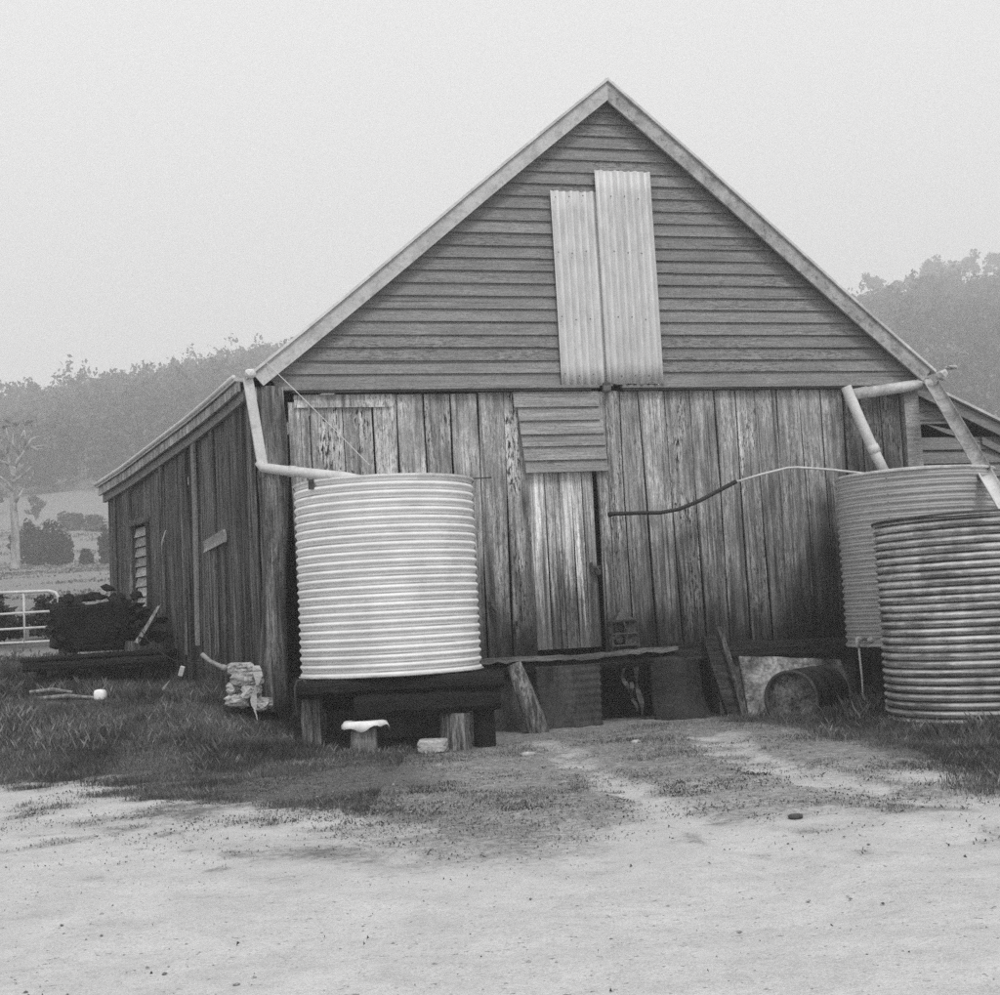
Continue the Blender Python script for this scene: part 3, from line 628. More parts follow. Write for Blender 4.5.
mb = MB(); mb.rock((4.14, -.16, 3.56), (.12, .14, .12), 2, .25); mb.rock((4.3, -.1, 3.66), (.15, .1, .05), 2, .2); B(mb, 'gutter_stop', 'galv')
# open flume from the right eave down to the front tank
flume = thing('gutter_flume', 'long open metal gutter sloping from the right eave down to the stained tank', 'gutter', (4.85, 14.8, 3.50))
def channel(p0, p1, r, n=12):
    p0, p1 = Vector(p0), Vector(p1); d = (p1 - p0).normalized(); a = d.cross(Vector((0, 0, 1))).normalized(); b = a.cross(d); vs = []
    K = 20
    for k in range(K + 1):
        c = p0.lerp(p1, k / K)
        for j in range(n + 1):
            t = math.pi + math.pi * j / n; vs.append(c + a * math.cos(t) * r + b * math.sin(t) * r)
        vs.append(c + a * (r + .012) + b * .0); vs.append(c + a * (r + .012) - b * .015)
    m = n + 3; fs = [(k * m + j, k * m + j + 1, (k + 1) * m + j + 1, (k + 1) * m + j) for k in range(K) for j in range(m - 1)]
    return MB().add(vs, fs)
o = channel((4.83, 14.78, 3.50), (4.72, 13.0, 2.26), .075).build('upper_length', MT['galv_dull'], flume, True); m = o.modifiers.new('t', 'SOLIDIFY'); m.thickness = .003
o = channel((4.725, 13.1, 2.335), (4.64, 12.0, 1.60), .068).build('lower_length', MT['galv_light'], flume, True); m = o.modifiers.new('t', 'SOLIDIFY'); m.thickness = .003
# pipe and hose
rod = thing('overflow_pipe', 'thin bent metal pipe with black rubber hose on its end, across the plank wall', 'pipe', W(1.5, .3, 2.42))
MB().tube([W(1.46, .32, 2.405), W(1.8, .32, 2.49), W(2.1, .31, 2.55), W(2.22, .31, 2.553), W(2.6, .31, 2.52), W(3.2, .33, 2.44)], .013, 10).build('metal_pipe', MT['galv_light'], rod, True)
MB().tube([W(.08, .30, 2.115), W(.14, .30, 2.125), W(.4, .30, 2.125), W(.64, .30, 2.12), W(.85, .31, 2.15), W(1.09, .32, 2.235), W(1.3, .32, 2.33), W(1.5, .32, 2.42)], [.028, .022, .021, .021, .021, .021, .021, .024], 10).build('rubber_hose', MT['black'], rod, True)
wire = MB().tube([W(-3.3, .2, 3.72), W(-3.05, .35, 3.42), W(-2.7, .45, 3.02), W(-2.38, .5, 2.66)], .004, 6).build('wire', MT['gate'], None); tag(wire, 'thin pale wire hanging from the left eave to the bright tank', 'wire')

# ================================================================== TANKS
def tank(label, cx, cy, z0, h, r, mat, pitch=.0765, amp=.0105, seam_t=-1.7, dent=0., tilt=0, group=None):
    t = thing('water_tank', label, 'water tank', (cx, cy, z0), 0)
    n = int(h / pitch * 10); prof = [(r + amp * math.sin(2 * math.pi * (h * k / n) / pitch), h * k / n) for k in range(n + 1)]
    o1, o2 = random.random() * 6, random.random() * 6
    def dn(a, z):
        d = .006 * math.sin(2 * a + o1) + dent * math.sin(3 * a + z * 2 + o2) * .5 + dent * math.sin(7 * a + o1 + z) * .25
        da = (a - seam_t + math.pi) % (2 * math.pi) - math.pi
        return d + (.007 if 0 < da < .6 else 0)
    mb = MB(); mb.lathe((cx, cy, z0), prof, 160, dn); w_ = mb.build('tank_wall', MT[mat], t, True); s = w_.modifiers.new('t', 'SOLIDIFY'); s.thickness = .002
    return t
def lid(t, cx, cy, z, r, mat='galv'):
    mb = MB(); mb.lathe((cx, cy, z), [(r + .012, -.02), (r + .014, .0), (r + .004, .006), (r * .6, .04), (.01, .07)], 96); return mb.build('lid', MT[mat], t, True)
def seam(t, cx, cy, z0, h, r, ang, pitch=.0765):
    k = 0; first = None
    while k * pitch < h - .05:
        z = z0 + .019 + k * pitch
        if first is None: first = MB().rock((0, 0, 0), (.011, .011, .011), 1, 0).build('rivet', MT['rust'], t, local=True); o = first
        else: o = first.copy(); COL.objects.link(o)
        o.location = ((r + .014) * math.cos(ang), (r + .014) * math.sin(ang), z - z0); k += 1
tL = tank('bright galvanised corrugated water tank on the dark timber stand at left', -1.10, 12.78, .67, 1.78, .845, 'tankL'); lid(tL, -1.10, 12.78, 2.455, .845); seam(tL, -1.10, 12.78, .67, 1.78, .845, -1.66)
mb = MB(); mb.lathe((-1.10, 12.78, .665), [(.01, .0), (.86, .0), (.868, .012), (.855, .02)], 96); mb.build('tank_base', MT['galv'], tL, True)
MB().box((-.18, 12.9, 2.475), (.22, .02, .012)).build('rim_bracket', MT['rust'], tL); MB().box((-1.70, 12.15, 2.42), (.05, .03, .09)).build('rim_bracket', MT['rust'], tL)
tR = tank('dull galvanised water tank against the barn, half hidden behind the stained one', 4.22, 13.70, .66, 1.70, .775, 'tankR'); lid(tR, 4.22, 13.70, 2.365, .775); seam(tR, 4.22, 13.7, .66, 1.7, .775, -2.2)
mb = MB(); mb.lathe((4.22, 13.70, .655), [(.01, .0), (.785, .0), (.793, .012), (.78, .02)], 96); mb.build('tank_base', MT['galv'], tR, True)
mb = MB(); mb.tube([(3.50, 13.36, .74), (3.42, 13.30, .74), (3.42, 13.30, .66)], .022, 10); mb.rock((3.56, 13.30, .73), (.09, .06, .06), 2, .1); mb.rock((3.44, 13.31, .735), (.07, .06, .07), 2, .1); mb.build('tap', MT['rag'], tR, True)
mb = MB(); mb.tube([(3.43, 13.3, .68), (3.44, 13.30, .35), (3.43, 13.28, .02)], .011, 8); mb.build('drain_pipe', MT['galv_light'], tR, True)
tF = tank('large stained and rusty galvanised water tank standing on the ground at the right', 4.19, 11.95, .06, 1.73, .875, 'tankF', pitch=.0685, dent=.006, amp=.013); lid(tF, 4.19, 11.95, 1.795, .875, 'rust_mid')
mb = MB(); mb.box((4.45, 11.13, 1.815), (.2, .06, .03)); mb.build('rim_bracket', MT['black'], tF)
# stand for rear right tank
st = thing('tank_stand', 'dark round timber stand under the dull tank beside the barn', 'tank stand', (4.2, 13.7, 0))
mb = MB()
for i in range(6): mb.plank((3.5 + .25 * i, 12.98, .64), (3.74 + .25 * i, 12.98, .64), (3.5 + .25 * i, 12.98, .52), (3.74 + .25 * i, 12.98, .52), (0, -1, 0), 1.35, 2)
mb.build('deck', MT['beam_rough'], st)
for x_, y_ in ((3.62, 13.15), (4.75, 13.1), (3.7, 14.1), (4.75, 14.15)):
    MB().tube([(x_, y_, -.1), (x_, y_, .25), (x_ + .01, y_, .53)], [.14, .125, .12], 12, wob=.06).build('leg', MT['beam_rough'], st, True)
# stand of the left tank
stL = thing('tank_stand', 'black timber sleeper stand on split stumps under the bright tank', 'tank stand', (-1.1, 12.6, 0))
def sleeper(p0, p1, w_, h_, name, mat, parent, jit=.02):
    p0, p1 = Vector(p0), Vector(p1); d = (p1 - p0).normalized(); nrm = Vector((d.y, -d.x, 0)).normalized(); mb = MB(); n = 14; vs = []; ring = 8
    for k in range(n + 1):
        c = p0.lerp(p1, k / n)
        for j in range(ring):
            a = 2 * math.pi * (j + .5) / ring; cx_, cz_ = math.cos(a), math.sin(a); mxx = max(abs(cx_), abs(cz_)) ** .8
            vs.append(c + nrm * (cx_ / mxx * w_ / 2 + random.uniform(-jit, jit) * .5) + Vector((0, 0, cz_ / mxx * h_ / 2 + random.uniform(-jit, jit) * .5)))
    fs = [(k * ring + j, k * ring + (j + 1) % ring, (k + 1) * ring + (j + 1) % ring, (k + 1) * ring + j) for k in range(n) for j in range(ring)] + [tuple(range(ring)), tuple(n * ring + j for j in range(ring))]
    mb.add(vs, fs); return mb.build(name, MT[mat], parent)
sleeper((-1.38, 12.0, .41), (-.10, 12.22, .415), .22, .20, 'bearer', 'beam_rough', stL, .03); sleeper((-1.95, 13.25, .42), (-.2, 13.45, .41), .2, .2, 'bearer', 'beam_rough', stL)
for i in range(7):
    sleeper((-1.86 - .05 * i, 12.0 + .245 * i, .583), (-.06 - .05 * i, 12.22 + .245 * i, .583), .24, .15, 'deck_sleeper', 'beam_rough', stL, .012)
mb = MB(); mb.tube([(-1.31, 12.02, -.05), (-1.31, 12.02, .12), (-1.30, 12.03, .27)], [.125, .118, .11], 14, wob=.04); s1 = mb.build('stump', MT['stump'], stL, True)
mb = MB(); vs = []; n = 40     # crumpled ant cap
for ring, (r, z) in enumerate([(.02, .295), (.15, .293), (.165, .285), (.185, .24)]):
    for j in range(n):
        a = 2 * math.pi * j / n; q = r * (1 + (.07 * math.sin(5 * a + 1) if ring > 1 else 0)); dz = 0
        if ring == 3: dz = -.02 * math.sin(3 * a + .5) - .015 * math.sin(7 * a) - .005
        vs.append((-1.30 + q * math.cos(a) * 1.15, 12.03 + q * math.sin(a), z + dz))
mb.add(vs, [(i * n + j, i * n + (j + 1) % n, (i + 1) * n + (j + 1) % n, (i + 1) * n + j) for i in range(3) for j in range(n)]); o = mb.build('metal_cap', MT['white'], s1, True); o.modifiers.new('t', 'SOLIDIFY').thickness = .003
MB().tube([(-.50, 12.22, -.05), (-.50, 12.22, .15), (-.49, 12.22, .31)], [.15, .14, .135], 9, wob=.14).build('stump', MT['log'], stL)
MB().tube([(-.25, 12.3, -.05), (-.25, 12.3, .31)], [.1, .1], 9, wob=.14).build('stump', MT['beam_rough'], stL)
MB().tube([(-1.78, 12.25, -.05), (-1.79, 12.25, .30), (-1.78, 12.26, .52)], [.10, .095, .09], 10, wob=.06).build('stump', MT['log'], stL)
MB().tube([(-1.9, 13.3, 0), (-1.9, 13.3, .34)], .14, 10, wob=.06).build('stump', MT['log'], stL); MB().tube([(-.4, 13.4, -.05), (-.4, 13.4, .34)], .14, 10, wob=.06).build('stump', MT['log'], stL)
iw = MB().tube([(-1.88, 11.96, .36), (-1.885, 11.96, .62), (-1.86, 11.96, .67), (-1.81, 11.96, .68), (-1.79, 11.95, .64)], .013, 8).build('iron_hook', MT['rust'], stL, True)

# ================================================================== things along the foot of the wall
def add_rock_thing(name, label, cat_, c, d, mat, jit=.12, rz=0, sub=3):
    o = MB().rock((0, 0, 0), d, sub, jit).build(name, MT[mat], None, True); o.location = c; o.rotation_euler = (0, 0, rz); return tag(o, label, cat_)
# leaning split log left of the door
mb = MB(); mb.tube([W(-.78, .42, -.1), W(-.84, .36, .15), W(-.91, .30, .42), W(-.985, .24, .66)], [.105, .10, .09, .075], 11, wob=.13); tag(mb.build('leaning_log', MT['log'], None), 'short weathered split log leaning under the door step', 'log')
# old bent iron sheet
mb = MB(); vs = []; nu, nz = 30, 60
for j in range(nz + 1):
    z = -.12 + .74 * j / nz
    for i in range(nu + 1):
        a = i / nu; u = -.74 + .70 * a - .12 * (1 - j / nz) * (1 - a) * 0; u += .10 * (1 - j / nz) * (a - .5) * -1
        vs.append(W(u + .006 * math.sin(z * 82), .13 + .13 * math.sin(math.pi * a) + .003 * math.sin(z * 82) + .12 * (1 - j / nz) ** 2, z))
mb.add(vs, [(j * (nu + 1) + i, j * (nu + 1) + i + 1, (j + 1) * (nu + 1) + i + 1, (j + 1) * (nu + 1) + i) for j in range(nz) for i in range(nu)])
o = mb.build('iron_sheet', MT['sheet_old'], None, True); o.modifiers.new('t', 'SOLIDIFY').thickness = .003; tag(o, 'bent grey corrugated iron sheet standing under the door step', 'iron sheet')
# dark curved sheet / cut drum
mb = MB(); vs = []; nu, nz = 30, 24
for j in range(nz + 1):
    t = j / nz; z = -.12 + .74 * t
    for i in range(nu + 1):
        a = i / nu; wd = .60 - .06 * t; u = .50 + wd * a + (.14 * max(0, .45 - t) * a)
        vs.append(W(u, .10 + .15 * math.sin(math.pi * a) + .10 * ss(.5 - t, 0, .5) * 1., z + .03 * math.sin(a * 5) * (j == nz)))
mb.add(vs, [(j * (nu + 1) + i, j * (nu + 1) + i + 1, (j + 1) * (nu + 1) + i + 1, (j + 1) * (nu + 1) + i) for j in range(nz) for i in range(nu)])
o = mb.build('cut_drum', MT['rust_mid'], None, True); o.modifiers.new('t', 'SOLIDIFY').thickness = .003; tag(o, 'dark curved rusty half drum standing upright left of the leaning post', 'half drum')
# hanging rags in the dark opening
mb = MB()
for u0, z0, z1, w_ in ((.22, .62, .30, .05), (.36, .63, .06, .06), (.30, .40, .10, .04)):
    n = 10
    for k in range(n):
        t0, t1 = k / n, (k + 1) / n; f = lambda t: (u0 + .012 * math.sin(6 * t + u0 * 9) + .03 * t, .05 + .03 * math.sin(9 * t), z0 + (z1 - z0) * t)
        a_, b_ = f(t0), f(t1); ww = w_ * (.6 + .4 * math.sin(11 * t0 + u0)); w2 = w_ * (.6 + .4 * math.sin(11 * t1 + u0))
        mb.add([W(a_[0] - ww / 2, a_[1], a_[2]), W(a_[0] + ww / 2, a_[1] + .02, a_[2]), W(b_[0] + w2 / 2, b_[1] + .02, b_[2]), W(b_[0] - w2 / 2, b_[1], b_[2])], [(0, 1, 2, 3)])
o = mb.build('torn_sacking', plain('grey_sacking', .07, .5, 10), None); o.modifiers.new('t', 'SOLIDIFY').thickness = .006; tag(o, 'torn grey sacking hanging in the dark gap below the sill', 'sacking')
# leaning posts
mb = MB(); mb.plank(W(1.10, .14, .82), W(1.25, .16, .84), W(1.22, .42, -.1), W(1.37, .44, -.1), (sa, -ca, 0), .07, 8); tag(mb.build('leaning_post', MT['beam'], None), 'thick dark board leaning on the wall beside the fallen drum', 'post')
mb = MB(); mb.plank(W(1.235, .20, .93), W(1.29, .20, .92), W(1.345, .50, -.1), W(1.41, .50, -.1), (sa, -ca, 0), .035, 8); tag(mb.build('leaning_batten', MT['post'], None), 'thin pointed batten leaning in front of the thick dark board', 'batten')
# rendered slab behind the drum
mb = MB(); vs = []; nu, nz = 30, 14
for j in range(nz + 1):
    t = j / nz
    for i in range(nu + 1):
        a = i / nu; u = 1.40 + 1.15 * a; z = -.1 + (.70 - .12 * a) * t
        vs.append(W(u, .26 + .45 * (1 - t) * (.4 + .6 * a) + .05 * float(fbm(np.array(u * 5), np.array(z * 5), 3, 9)), z))
mb.add(vs, [(j * (nu + 1) + i, j * (nu + 1) + i + 1, (j + 1) * (nu + 1) + i + 1, (j + 1) * (nu + 1) + i) for j in range(nz) for i in range(nu)])
MT['slab'] = plain('cracked_render', .20, .8, 3.5, .95, .6, .6); o = mb.build('leaning_slab', MT['slab'], None, True); o.modifiers.new('t', 'SOLIDIFY').thickness = .05; tag(o, 'pale cracked rendered slab leaning on the wall behind the fallen drum', 'slab')
# rusty box by the door
bx = thing('iron_lantern', 'small rusty iron box with pointed top on the sill right of the door', 'iron box', W(.25, .10, .76))
mb = MB(); 
for du in (-.14, .14):
    for dv in (.03, .12): mb.tube([W(.25 + du, dv, .76), W(.25 + du, dv, 1.04)], .010, 6)
for zz in (.78, .90, 1.03):
    mb.tube([W(.11, .12, zz), W(.39, .12, zz)], .010, 6); mb.tube([W(.11, .03, zz), W(.11, .12, zz)], .009, 6); mb.tube([W(.39, .03, zz), W(.39, .12, zz)], .009, 6)
mb.tube([W(.25, .12, .78), W(.27, .12, .90), W(.24, .12, 1.03)], .012, 6)
mb.build('cage', MT['rust'], bx)
mb = MB(); mb.add([W(.15, .03, 1.04), W(.35, .03, 1.04), W(.35, .13, 1.04), W(.15, .13, 1.04), W(.24, .08, 1.18)], [(0, 1, 2, 3), (0, 4, 1), (1, 4, 2), (2, 4, 3), (3, 4, 0)]); mb.build('pointed_top', MT['rust'], bx)
mb = MB(); mb.box(W(.32, .07, .90), (.12, .05, .22)); mb.rock(W(.19, .08, .86), (.1, .05, .12), 2, .3); mb.build('rusty_panel', MT['rust'], bx)
mb = MB(); mb.tube([(-.0, 0, 0), (.02, -.02, -.1), (.05, -.03, -.16), (.07, -.02, -.12)], [.012, .02, .018, .01], 8); o = mb.build('iron_hook', MT['rust'], None, True); o.location = W(-1.14, .05, 1.35); tag(o, 'dark iron hook on the plank wall right of the bright tank', 'hook')
# fallen drum
dc = Vector((2.66, 13.02, .215)); dax = Vector((-.55, -.83, 0)).normalized()
dr = thing('steel_drum', 'rusty steel drum lying on its side beside the dull tank', 'drum', (dc.x, dc.y, 0))
a_ = dax.cross(Vector((0, 0, 1))).normalized(); b_ = Vector((0, 0, 1)); dcc = dc - dax * .05
def drumring(prof, name, mat, cap=None):
    vs = []; n = 48
    for (r, l) in prof:
        for j in range(n):
            t = 2 * math.pi * j / n; vs.append(dcc - dax * l + a_ * math.cos(t) * r + b_ * math.sin(t) * r)
    return MB().add(vs, [(i * n + j, i * n + (j + 1) % n, (i + 1) * n + (j + 1) % n, (i + 1) * n + j) for i in range(len(prof) - 1) for j in range(n)]).build(name, MT[mat], dr, True)
rr = .262
drumring([(rr - .015, .03), (rr + .006, .03), (rr + .008, -.0), (rr, .0), (rr, .26), (rr + .014, .275), (rr, .29), (rr, .56), (rr + .014, .575), (rr, .59), (rr, .84), (rr + .008, .85), (.01, .84)], 'drum_shell', 'rust_mid')
drumring([(rr - .002, .028), (rr - .03, .03), (rr - .1, .024), (.01, .02)], 'drum_end', 'drum_end'); drumring([(rr + .012, .012), (rr + .012, -.012), (rr - .022, -.012), (rr - .022, .012)], 'rim', 'rust')
# stone pier at the left corner with rag
pier = thing('stone_pier', 'low pier of pale rounded stones at the foot of the shed corner', 'stone pier', (-2.75, 12.98, .3))
for i, (x_, z_, dx, dz) in enumerate(((-2.58, .775, .25, .11), (-2.50, .675, .30, .12), (-2.61, .60, .16, .10), (-2.45, .555, .18, .13), (-2.58, .48, .25, .13), (-2.36, .43, .2, .12))):
    MB().rock((x_, 12.98 + random.uniform(-.04, .04), z_), (dx, .25, dz * 1.1), 3, .26, .6).build('stone', MT['stone'], pier, False)
mb = MB(); n = 12
for k in range(n):
    t0, t1 = k / n, (k + 1) / n; f = lambda t: (-2.385 + .02 * math.sin(8 * t) - .02 * t, 12.82, .80 - .55 * t); g = lambda t: .028 * (1.1 - .9 * t) + .015 * math.sin(13 * t)
    p, q = f(t0), f(t1); mb.add([(p[0] - g(t0), p[1], p[2]), (p[0] + g(t0), p[1] + .02, p[2]), (q[0] + g(t1), q[1] + .02, q[2]), (q[0] - g(t1), q[1], q[2])], [(0, 1, 2, 3)])
o = mb.build('torn_rag', MT['rag'], None); o.modifiers.new('t', 'SOLIDIFY').thickness = .008; tag(o, 'torn pale rag hanging beside the stone pier', 'rag')
mb = MB(); mb.tube([(-2.94, 13.05, .93), (-2.86, 13.02, .86), (-2.78, 13.0, .82), (-2.72, 12.98, .79)], .022, 12); mb.tube([(-2.74, 12.99, .80), (-2.69, 12.98, .78)], .03, 12); tag(mb.build('pipe_elbow', MT['galv_dull'], None, True), 'short pale broken pipe elbow lying above the stone pier', 'pipe')

# ================================================================== left yard: cart, gate, post
def G(x, y): return float(terr(x, y))
cart = thing('timber_platform', 'low black timber platform on stub legs beside the shed wall', 'platform', (-4.5, 15.3, .5), .05)
for i in range(5):
    sleeper((-5.35 + .02 * i, 14.95 + .2 * i, .93), (-3.72, 15.0 + .2 * i, .945), .17, .05, 'deck_board', 'dark_timber', cart, .01)
sleeper((-5.32, 14.9, .85), (-3.75, 14.95, .865), .08, .10, 'side_rail', 'dark_timber', cart, .01); sleeper((-5.32, 15.8, .85), (-3.75, 15.85, .865), .08, .10, 'side_rail', 'dark_timber', cart, .01)
sleeper((-5.0, 15.45, 1.10), (-3.35, 15.35, 1.13), .06, .05, 'top_rail', 'dark_timber', cart, .008)
for x_, y_ in ((-5.15, 14.98), (-3.98, 15.02), (-4.55, 15.0), (-5.1, 15.78), (-3.9, 15.8)):
    MB().tube([(x_, y_, .35), (x_, y_, .83)], .06, 8, wob=.1).build('leg', MT['dark_timber'], cart)
tr = thing('iron_trough', 'battered dark metal trough with pale rim lying on the timber platform', 'trough', (-4.6, 15.2, .96))
mb = MB(); vs = []; nu, nz = 26, 10
for j in range(nz + 1):
    t = j / nz
    for i in range(nu + 1):
        a = math.pi * i / nu; X = -math.cos(a); prf = math.sin(a)
        tt = min(1, t * 1.9); wx = .47 * (.55 + .45 * tt) if X < 0 else .46 * (.75 + .25 * tt); 
        vs.append((-4.66 + X * wx + .015 * math.sin(9 * a + 3 * t), 15.2 - prf * .32 * (.6 + .4 * t) + random.uniform(-.02, .02), .99 + .50 * t + (.05 * X - .012 * math.sin(a * 5)) * t))
mb.add(vs, [(j * (nu + 1) + i, j * (nu + 1) + i + 1, (j + 1) * (nu + 1) + i + 1, (j + 1) * (nu + 1) + i) for j in range(nz) for i in range(nu)])
k0 = len(mb.v); mb.add([(-4.93, 15.22, .99), (-4.3, 15.22, .99), (-4.2, 15.22, 1.53), (-5.14, 15.22, 1.50)], [(0, 1, 2, 3)])
o = mb.build('basin', MT['dark_iron'], tr, True); o.modifiers.new('t', 'SOLIDIFY').thickness = .012
rim = [vs[nz * (nu + 1) + i] for i in range(nu + 1)][3:14]; MB().tube(rim, .006, 6).build('rim', MT['rust_mid'], tr, True)
mb = MB()
for i in range(110):
    fx = random.random(); mb.rock((-5.05 + 1.15 * fx, 15.16 + random.uniform(-.12, .25), 1.08 + random.random() * (.36 + .18 * math.sin(fx * 3.1)) * (1.2 if fx < .8 else .8)), (random.uniform(.08, .24), .15, random.uniform(.06, .16)), 1, .55)
tag(mb.build('scrap_heap', MT['dark_iron'], None), 'dark heap of scrap piled behind the trough rim', 'scrap', kind='stuff')
mb = MB(); mb.plank((-3.86, 15.0, 1.45), (-3.81, 15.0, 1.47), (-4.12, 15.0, 1.07), (-4.07, 15.0, 1.05), (0, -1, 0), .03, 4); tag(mb.build('loose_stick', MT['stump'], None), 'pale stick leaning on the shed wall below the boarded window', 'stick')
mb = MB(); mb.tube([(-4.02, 14.9, 1.20), (-3.92, 14.8, 1.08), (-3.74, 14.6, .95), (-3.5, 14.3, .85), (-3.2, 14.0, .82), (-3.0, 13.8, .72)], .006, 8); tag(mb.build('cable', MT['rust_mid'], None, True), 'thin cable curving from the timber platform down to the shed wall', 'cable')
add_rock_thing('enamel_pot', 'small round white pot lying in the grass under the platform', 'pot', (-4.20, 13.95, float(gz_(-4.2, 13.95)) + .06), (.14, .12, .13), 'white', .03)
o = MB().box((0, 0, 0), (.05, .03, .11)).build('paper_scrap', MT['rag'], None, bevel=.01); o.location = (-3.37, 14.0, .75); o.rotation_euler = (.2, .3, .2); tag(o, 'small pale torn paper beside the shed wall at the platform end', 'paper')
for k, (x_, y_, l, lab) in enumerate(((-4.55, 13.95, .62, 'lower of two pale sticks in the grass under the platform'), (-4.75, 14.1, .45, 'upper of two pale sticks in the grass under the platform'))):
    o = MB().tube([(-l / 2, 0, 0), (0, .02, .015), (l / 2, 0, -.02)], [.02, .022, .015], 8, wob=.1).build('stick', MT['stump'], None); o.location = (x_, y_, G(x_, y_) + .05 + .05 * k); tag(o, lab, 'stick')
mb = MB(); mb.tube([(-5.83, 18, .6), (-5.83, 18, 1.2), (-5.82, 18, 1.70)], [.12, .125, .125], 12, wob=.04); tag(mb.build('gate_post', MT['dark_timber'], None), 'short thick dark timber post between the gate and the trough', 'post')
gate = thing('tubular_gate', 'white tubular steel farm gate at the left edge', 'gate', (-7.1, 20, .9))
g0, g1 = Vector((-9.8, 21.4, 0)), Vector((-6.60, 20.0, 0))
def gp(t, z): p = g0.lerp(g1, t); return (p.x, p.y, z)
MB().tube([gp(0, 1.10), gp(0, 1.84), gp(.03, 1.93), gp(.5, 1.90), gp(.95, 1.86), gp(.985, 1.83), gp(1, 1.76), gp(1, 1.1)], .024, 10).build('frame', MT['gate'], gate, True)
for z in (1.56, 1.33, 1.12): MB().tube([gp(0, z), gp(1, z)], .018, 8).build('rail', MT['gate'], gate, True)
for t in (.42, .81): MB().tube([gp(t, 1.08), gp(t, 1.88)], .018, 8).build('upright', MT['gate'], gate, True)
# dark scrub and wires beyond the gate are built with the vegetation

# ================================================================== vegetation
def leaf_cloud(cx, cy, cz, rx, ry, rz, n, size, clumps=9, flat=.0):
    """leaf-sized quads in uneven clumps; returns (n*4,3)"""
    cc = rng.normal(size=(clumps, 3)); cc /= np.linalg.norm(cc, axis=1)[:, None]; cc *= rng.uniform(.25, .85, (clumps, 1)); cc[:, 2] = cc[:, 2] * .85 + .05
    cr = rng.uniform(.2, .48, clumps); k = rng.integers(0, clumps, n)
    d = rng.normal(size=(n, 3)); d /= np.linalg.norm(d, axis=1)[:, None]; d *= (rng.random((n, 1)) ** .45)
    p = (cc[k] + d * cr[k][:, None]) * np.array([rx, ry, rz]) + np.array([cx, cy, cz])
    a = rng.normal(size=(n, 3)); a /= np.linalg.norm(a, axis=1)[:, None]; b = np.cross(a, rng.normal(size=(n, 3))); b /= np.linalg.norm(b, axis=1)[:, None]
    s = size * rng.uniform(.5, 1.3, (n, 1)); a, b = a * s, b * s * .6
    return np.stack([p - a, p - b, p + a, p + b], 1).reshape(-1, 3)
# forest mass on the hillsides
P = []
cnt = 0
for i in range(9000):
    az = random.uniform(-.56, .56)
    if -.12 < az < .2 and random.random() < .6: continue
    y = 130 + 340 * random.random() ** .8; x = az * y
    clear = float(fbm(np.array(x / 30), np.array(y / 22), 3, 99))
    if x < 0 and y < 175 + 30 * (clear - .5): 
        if random.random() < .93: continue
    if clear < .33 and y < 300: continue
    if az > .265 and y > 408 and random.random() < .5: continue
    r = random.uniform(1.4, 5.0) if y < 400 or az < .25 else random.uniform(1.2, 2.4); h = random.uniform(.8, 1.3) * r
    z = G(x, y); P.append(leaf_cloud(x, y, z + h * 1.0 + random.uniform(0, 3.) * (random.random() < .5), r, r, h, 64 if y > 250 else 110, .62 if y > 250 else .42, 6)); cnt += 1
Pc = np.concatenate(P); f_ = fast('forest', Pc, 4, np.arange(len(Pc)), MT['leaf'], 'stuff'); tag(f_, 'hazy eucalypt forest covering the hills behind the barn', 'forest')

def tree(label, name, cat_, x, y, h, r, crown_h, n, size, leaf='leaf', trunk='trunk', tr_r=.2, grp=None, clumps=9):
    z = G(x, y); t = thing(name, label, cat_, (x, y, z), 0, grp)
    mb = MB(); top = h - crown_h * .4; pts = [(x + .03 * h * math.sin(3 * k / 5), y, z - .3 + (top + .3) * k / 5) for k in range(6)]
    mb.tube(pts, [tr_r * (1 - .13 * k) for k in range(6)], 8)
    for q in range(5):
        a = random.random() * 6.28; b0 = pts[3 + q % 2]; L_ = r * .7; mb.tube([b0, (b0[0] + math.cos(a) * L_ * .5, b0[1] + math.sin(a) * L_ * .5, b0[2] + crown_h * .25), (b0[0] + math.cos(a) * L_, b0[1] + math.sin(a) * L_, b0[2] + crown_h * .45)], [tr_r * .45, tr_r * .3, tr_r * .12], 6)
    mb.build('trunk', MT[trunk], t)
    p = leaf_cloud(0, 0, h - crown_h / 2, r, r, crown_h / 2 * 1.15, n, size, clumps)
    if crown_h > .9 * h: p = np.concatenate([p, leaf_cloud(0, 0, h * .22, r * .9, r * .9, h * .28, n, size, clumps)])
    fast('crown', p, 4, np.arange(len(p)), MT[leaf], parent=t); return t
for i, (az, y, hh, r, lab) in enumerate([(.2895, 425, 12.5, 4.0, 'leftmost lone tree on the right skyline, just above the roof slope'), (.306, 428, 8, 4.2, 'low broad tree on the right skyline next to the leftmost lone one'), (.321, 430, 9, 5, 'low round tree on the right skyline left of the tall narrow one'), (.3335, 430, 14, 3.4, 'tall narrow tree on the right skyline left of the round dense one'),
                                   (.346, 432, 13, 5.6, 'round dense tree in the middle of the right skyline'), (.3605, 430, 15, 3.6, 'tall small-crowned tree on the right skyline with a bare gap each side'), (.384, 428, 13, 5.2, 'rightmost broad tree on the skyline at the frame edge')]):
    x = az * y; tree(lab, 'ridge_tree', 'tree', x, y, hh + 5.5, r * 1.25, hh * .62, 900, .55, tr_r=.28, grp='lone trees on the right skyline')
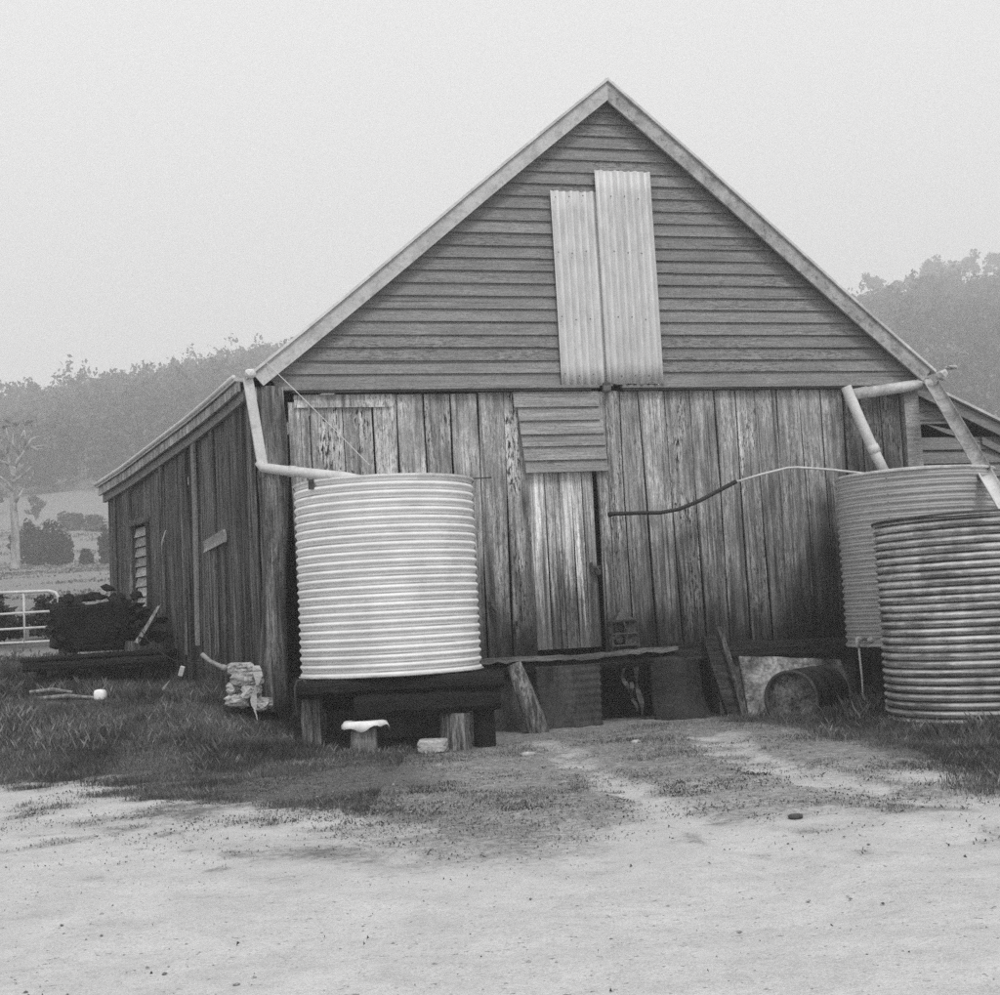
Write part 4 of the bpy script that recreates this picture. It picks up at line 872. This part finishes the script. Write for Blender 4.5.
for i, (px_az, y, hh, r, lab) in enumerate([(-.335, 100, 3.3, 1.5, 'dark bushy shrub right of the pale gum trunk'), (-.327, 98, 2.4, .9, 'small darker shrub beside the big one in front of the slope'), (-.350, 104, 3.6, 1.7, 'dark bushy shrub behind the pale gum trunk'),
                                         (-.2925, 92, 2.6, .7, 'upright dark conifer-like shrub beside the far end of the barn'), (-.3085, 94, 1.1, .5, 'small low bush in the field between the big shrubs and the upright one'), (-.302, 140, 1.6, 1.3, 'bush at the top of the pale slope near the barn roof'), (-.318, 140, 1.9, 1.6, 'left bush at the top of the pale slope')]):
    tree(lab, 'shrub', 'shrub', px_az * y, y, hh, r, hh * .95, 900, .19, 'leaf_dark' if i < 5 else 'leaf', tr_r=.12, grp='shrubs on the edge of the field', clumps=22)
for i, (x_, y_, s_, lab) in enumerate([(-8.2, 21.5, .55, 'dark scrubby bush behind the gate at the left edge'), (-7.9, 23.5, .45, 'smaller dark bush behind the gate rails')]):
    tree(lab, 'bush', 'bush', x_, y_, s_ * 1.6, s_ * 1.1, s_ * 1.5, 900, .06, 'leaf_dark', tr_r=.03, grp='dark bushes behind the gate')
# bare pale gum at the left edge
gx_, gy_ = -.3625 * 90, 90.; gz = G(gx_, gy_); gum = thing('gum_tree', 'bare dead pale gum tree with white branch tips at the left edge of the field', 'tree', (gx_, gy_, gz))
def gpt(px, py): # photo-plane offsets at the tree, metres
    return (gx_ + (px - 8) / 15., gy_ + .4 * math.sin(px), gz + (570 - py) / 15. - .2)
MB().tube([gpt(11, 580), gpt(9.5, 560), gpt(8, 530), gpt(7, 500), gpt(9, 480), gpt(11, 465)], [.42, .31, .26, .23, .2, .17], 12, wob=.03).build('trunk', MT['bark'], gum, True)
for br in ([(11, 468), (14, 452), (16, 438), (20, 425)], [(12, 464), (17, 458), (24, 448), (34, 444), (39, 443)], [(10, 475), (6, 462), (3, 450), (-2, 440), (2, 428)], [(9, 490), (4, 480), (-3, 474), (-10, 470)], [(14, 452), (10, 440), (9, 428)], [(10, 480), (15, 474), (22, 470), (26, 464)], [(3, 450), (6, 440), (5, 425)], [(24, 448), (30, 438), (34, 434)], [(20, 446), (24, 436), (23, 428)], [(6, 462), (-2, 458), (-8, 450)], [(12, 500), (17, 494), (19, 486)], [(30, 446), (36, 449), (42, 448)]):
    MB().tube([gpt(*p) for p in br], [.13 * (1 - .8 * k / (len(br) - 1)) for k in range(len(br))], 8).build('branch', MT['bark'], gum, True)
p = np.concatenate([leaf_cloud((px - 8) / 15., 0, (570 - py) / 15., .8, .8, .4, 70, .06, 5) for px, py in ((20, 424), (3, 426), (-8, 440), (9, 424))]); fast('foliage', p, 4, np.arange(len(p)), MT['leaf'], parent=gum)
# rough pasture beyond the gate
def fd(x, y): return .7 * ss(fbm(x / 6, y / 3, 4, 141), .50, .75)
yy = rng.uniform(18, 150, 120000) ; xx = -yy * rng.uniform(.2, .5, 120000); kk = (rng.random(120000) < fd(xx, yy)); xx, yy = xx[kk], yy[kk]; m = len(xx); zz = terr(xx, yy)
sz = .015 + .0007 * yy; th = rng.uniform(0, 6.28, m); dx, dy = np.cos(th) * sz, np.sin(th) * sz; hh = sz * rng.uniform(.6, 2.0, m)
Pp = np.stack([np.stack([xx - dx, yy - dy, zz - .03], -1), np.stack([xx + dx, yy + dy, zz - .03], -1), np.stack([xx + dx * .8, yy + dy * .6, zz + hh * .8], -1), np.stack([xx - dx * .4, yy - dy * .9, zz + hh], -1)], 1).reshape(-1, 3)
tag(fast('pasture_tussocks', Pp, 4, np.arange(m * 4), MT['straw'], 'stuff'), 'rough tussocks over the pale field beyond the gate', 'tussocks')

# ================================================================== haze
mb = MB(); mb.box((0, 200, 65), (1400, 640, 190)); me = mb.build('haze', None or MT['white'], None)
hm = bpy.data.materials.new('valley_haze'); hm.use_nodes = True; t = hm.node_tree; t.nodes.clear()
pv = t.nodes.new('ShaderNodeVolumePrincipled'); pv.inputs['Density'].default_value = .0025; pv.inputs['Color'].default_value = (.99, .99, .99, 1); pv.inputs['Anisotropy'].default_value = .1
oo = t.nodes.new('ShaderNodeOutputMaterial'); t.links.new(pv.outputs[0], oo.inputs['Volume']); me.data.materials.clear(); me.data.materials.append(hm)
tag(me, 'pale haze filling the valley and fading the far hills', 'haze', kind='stuff')
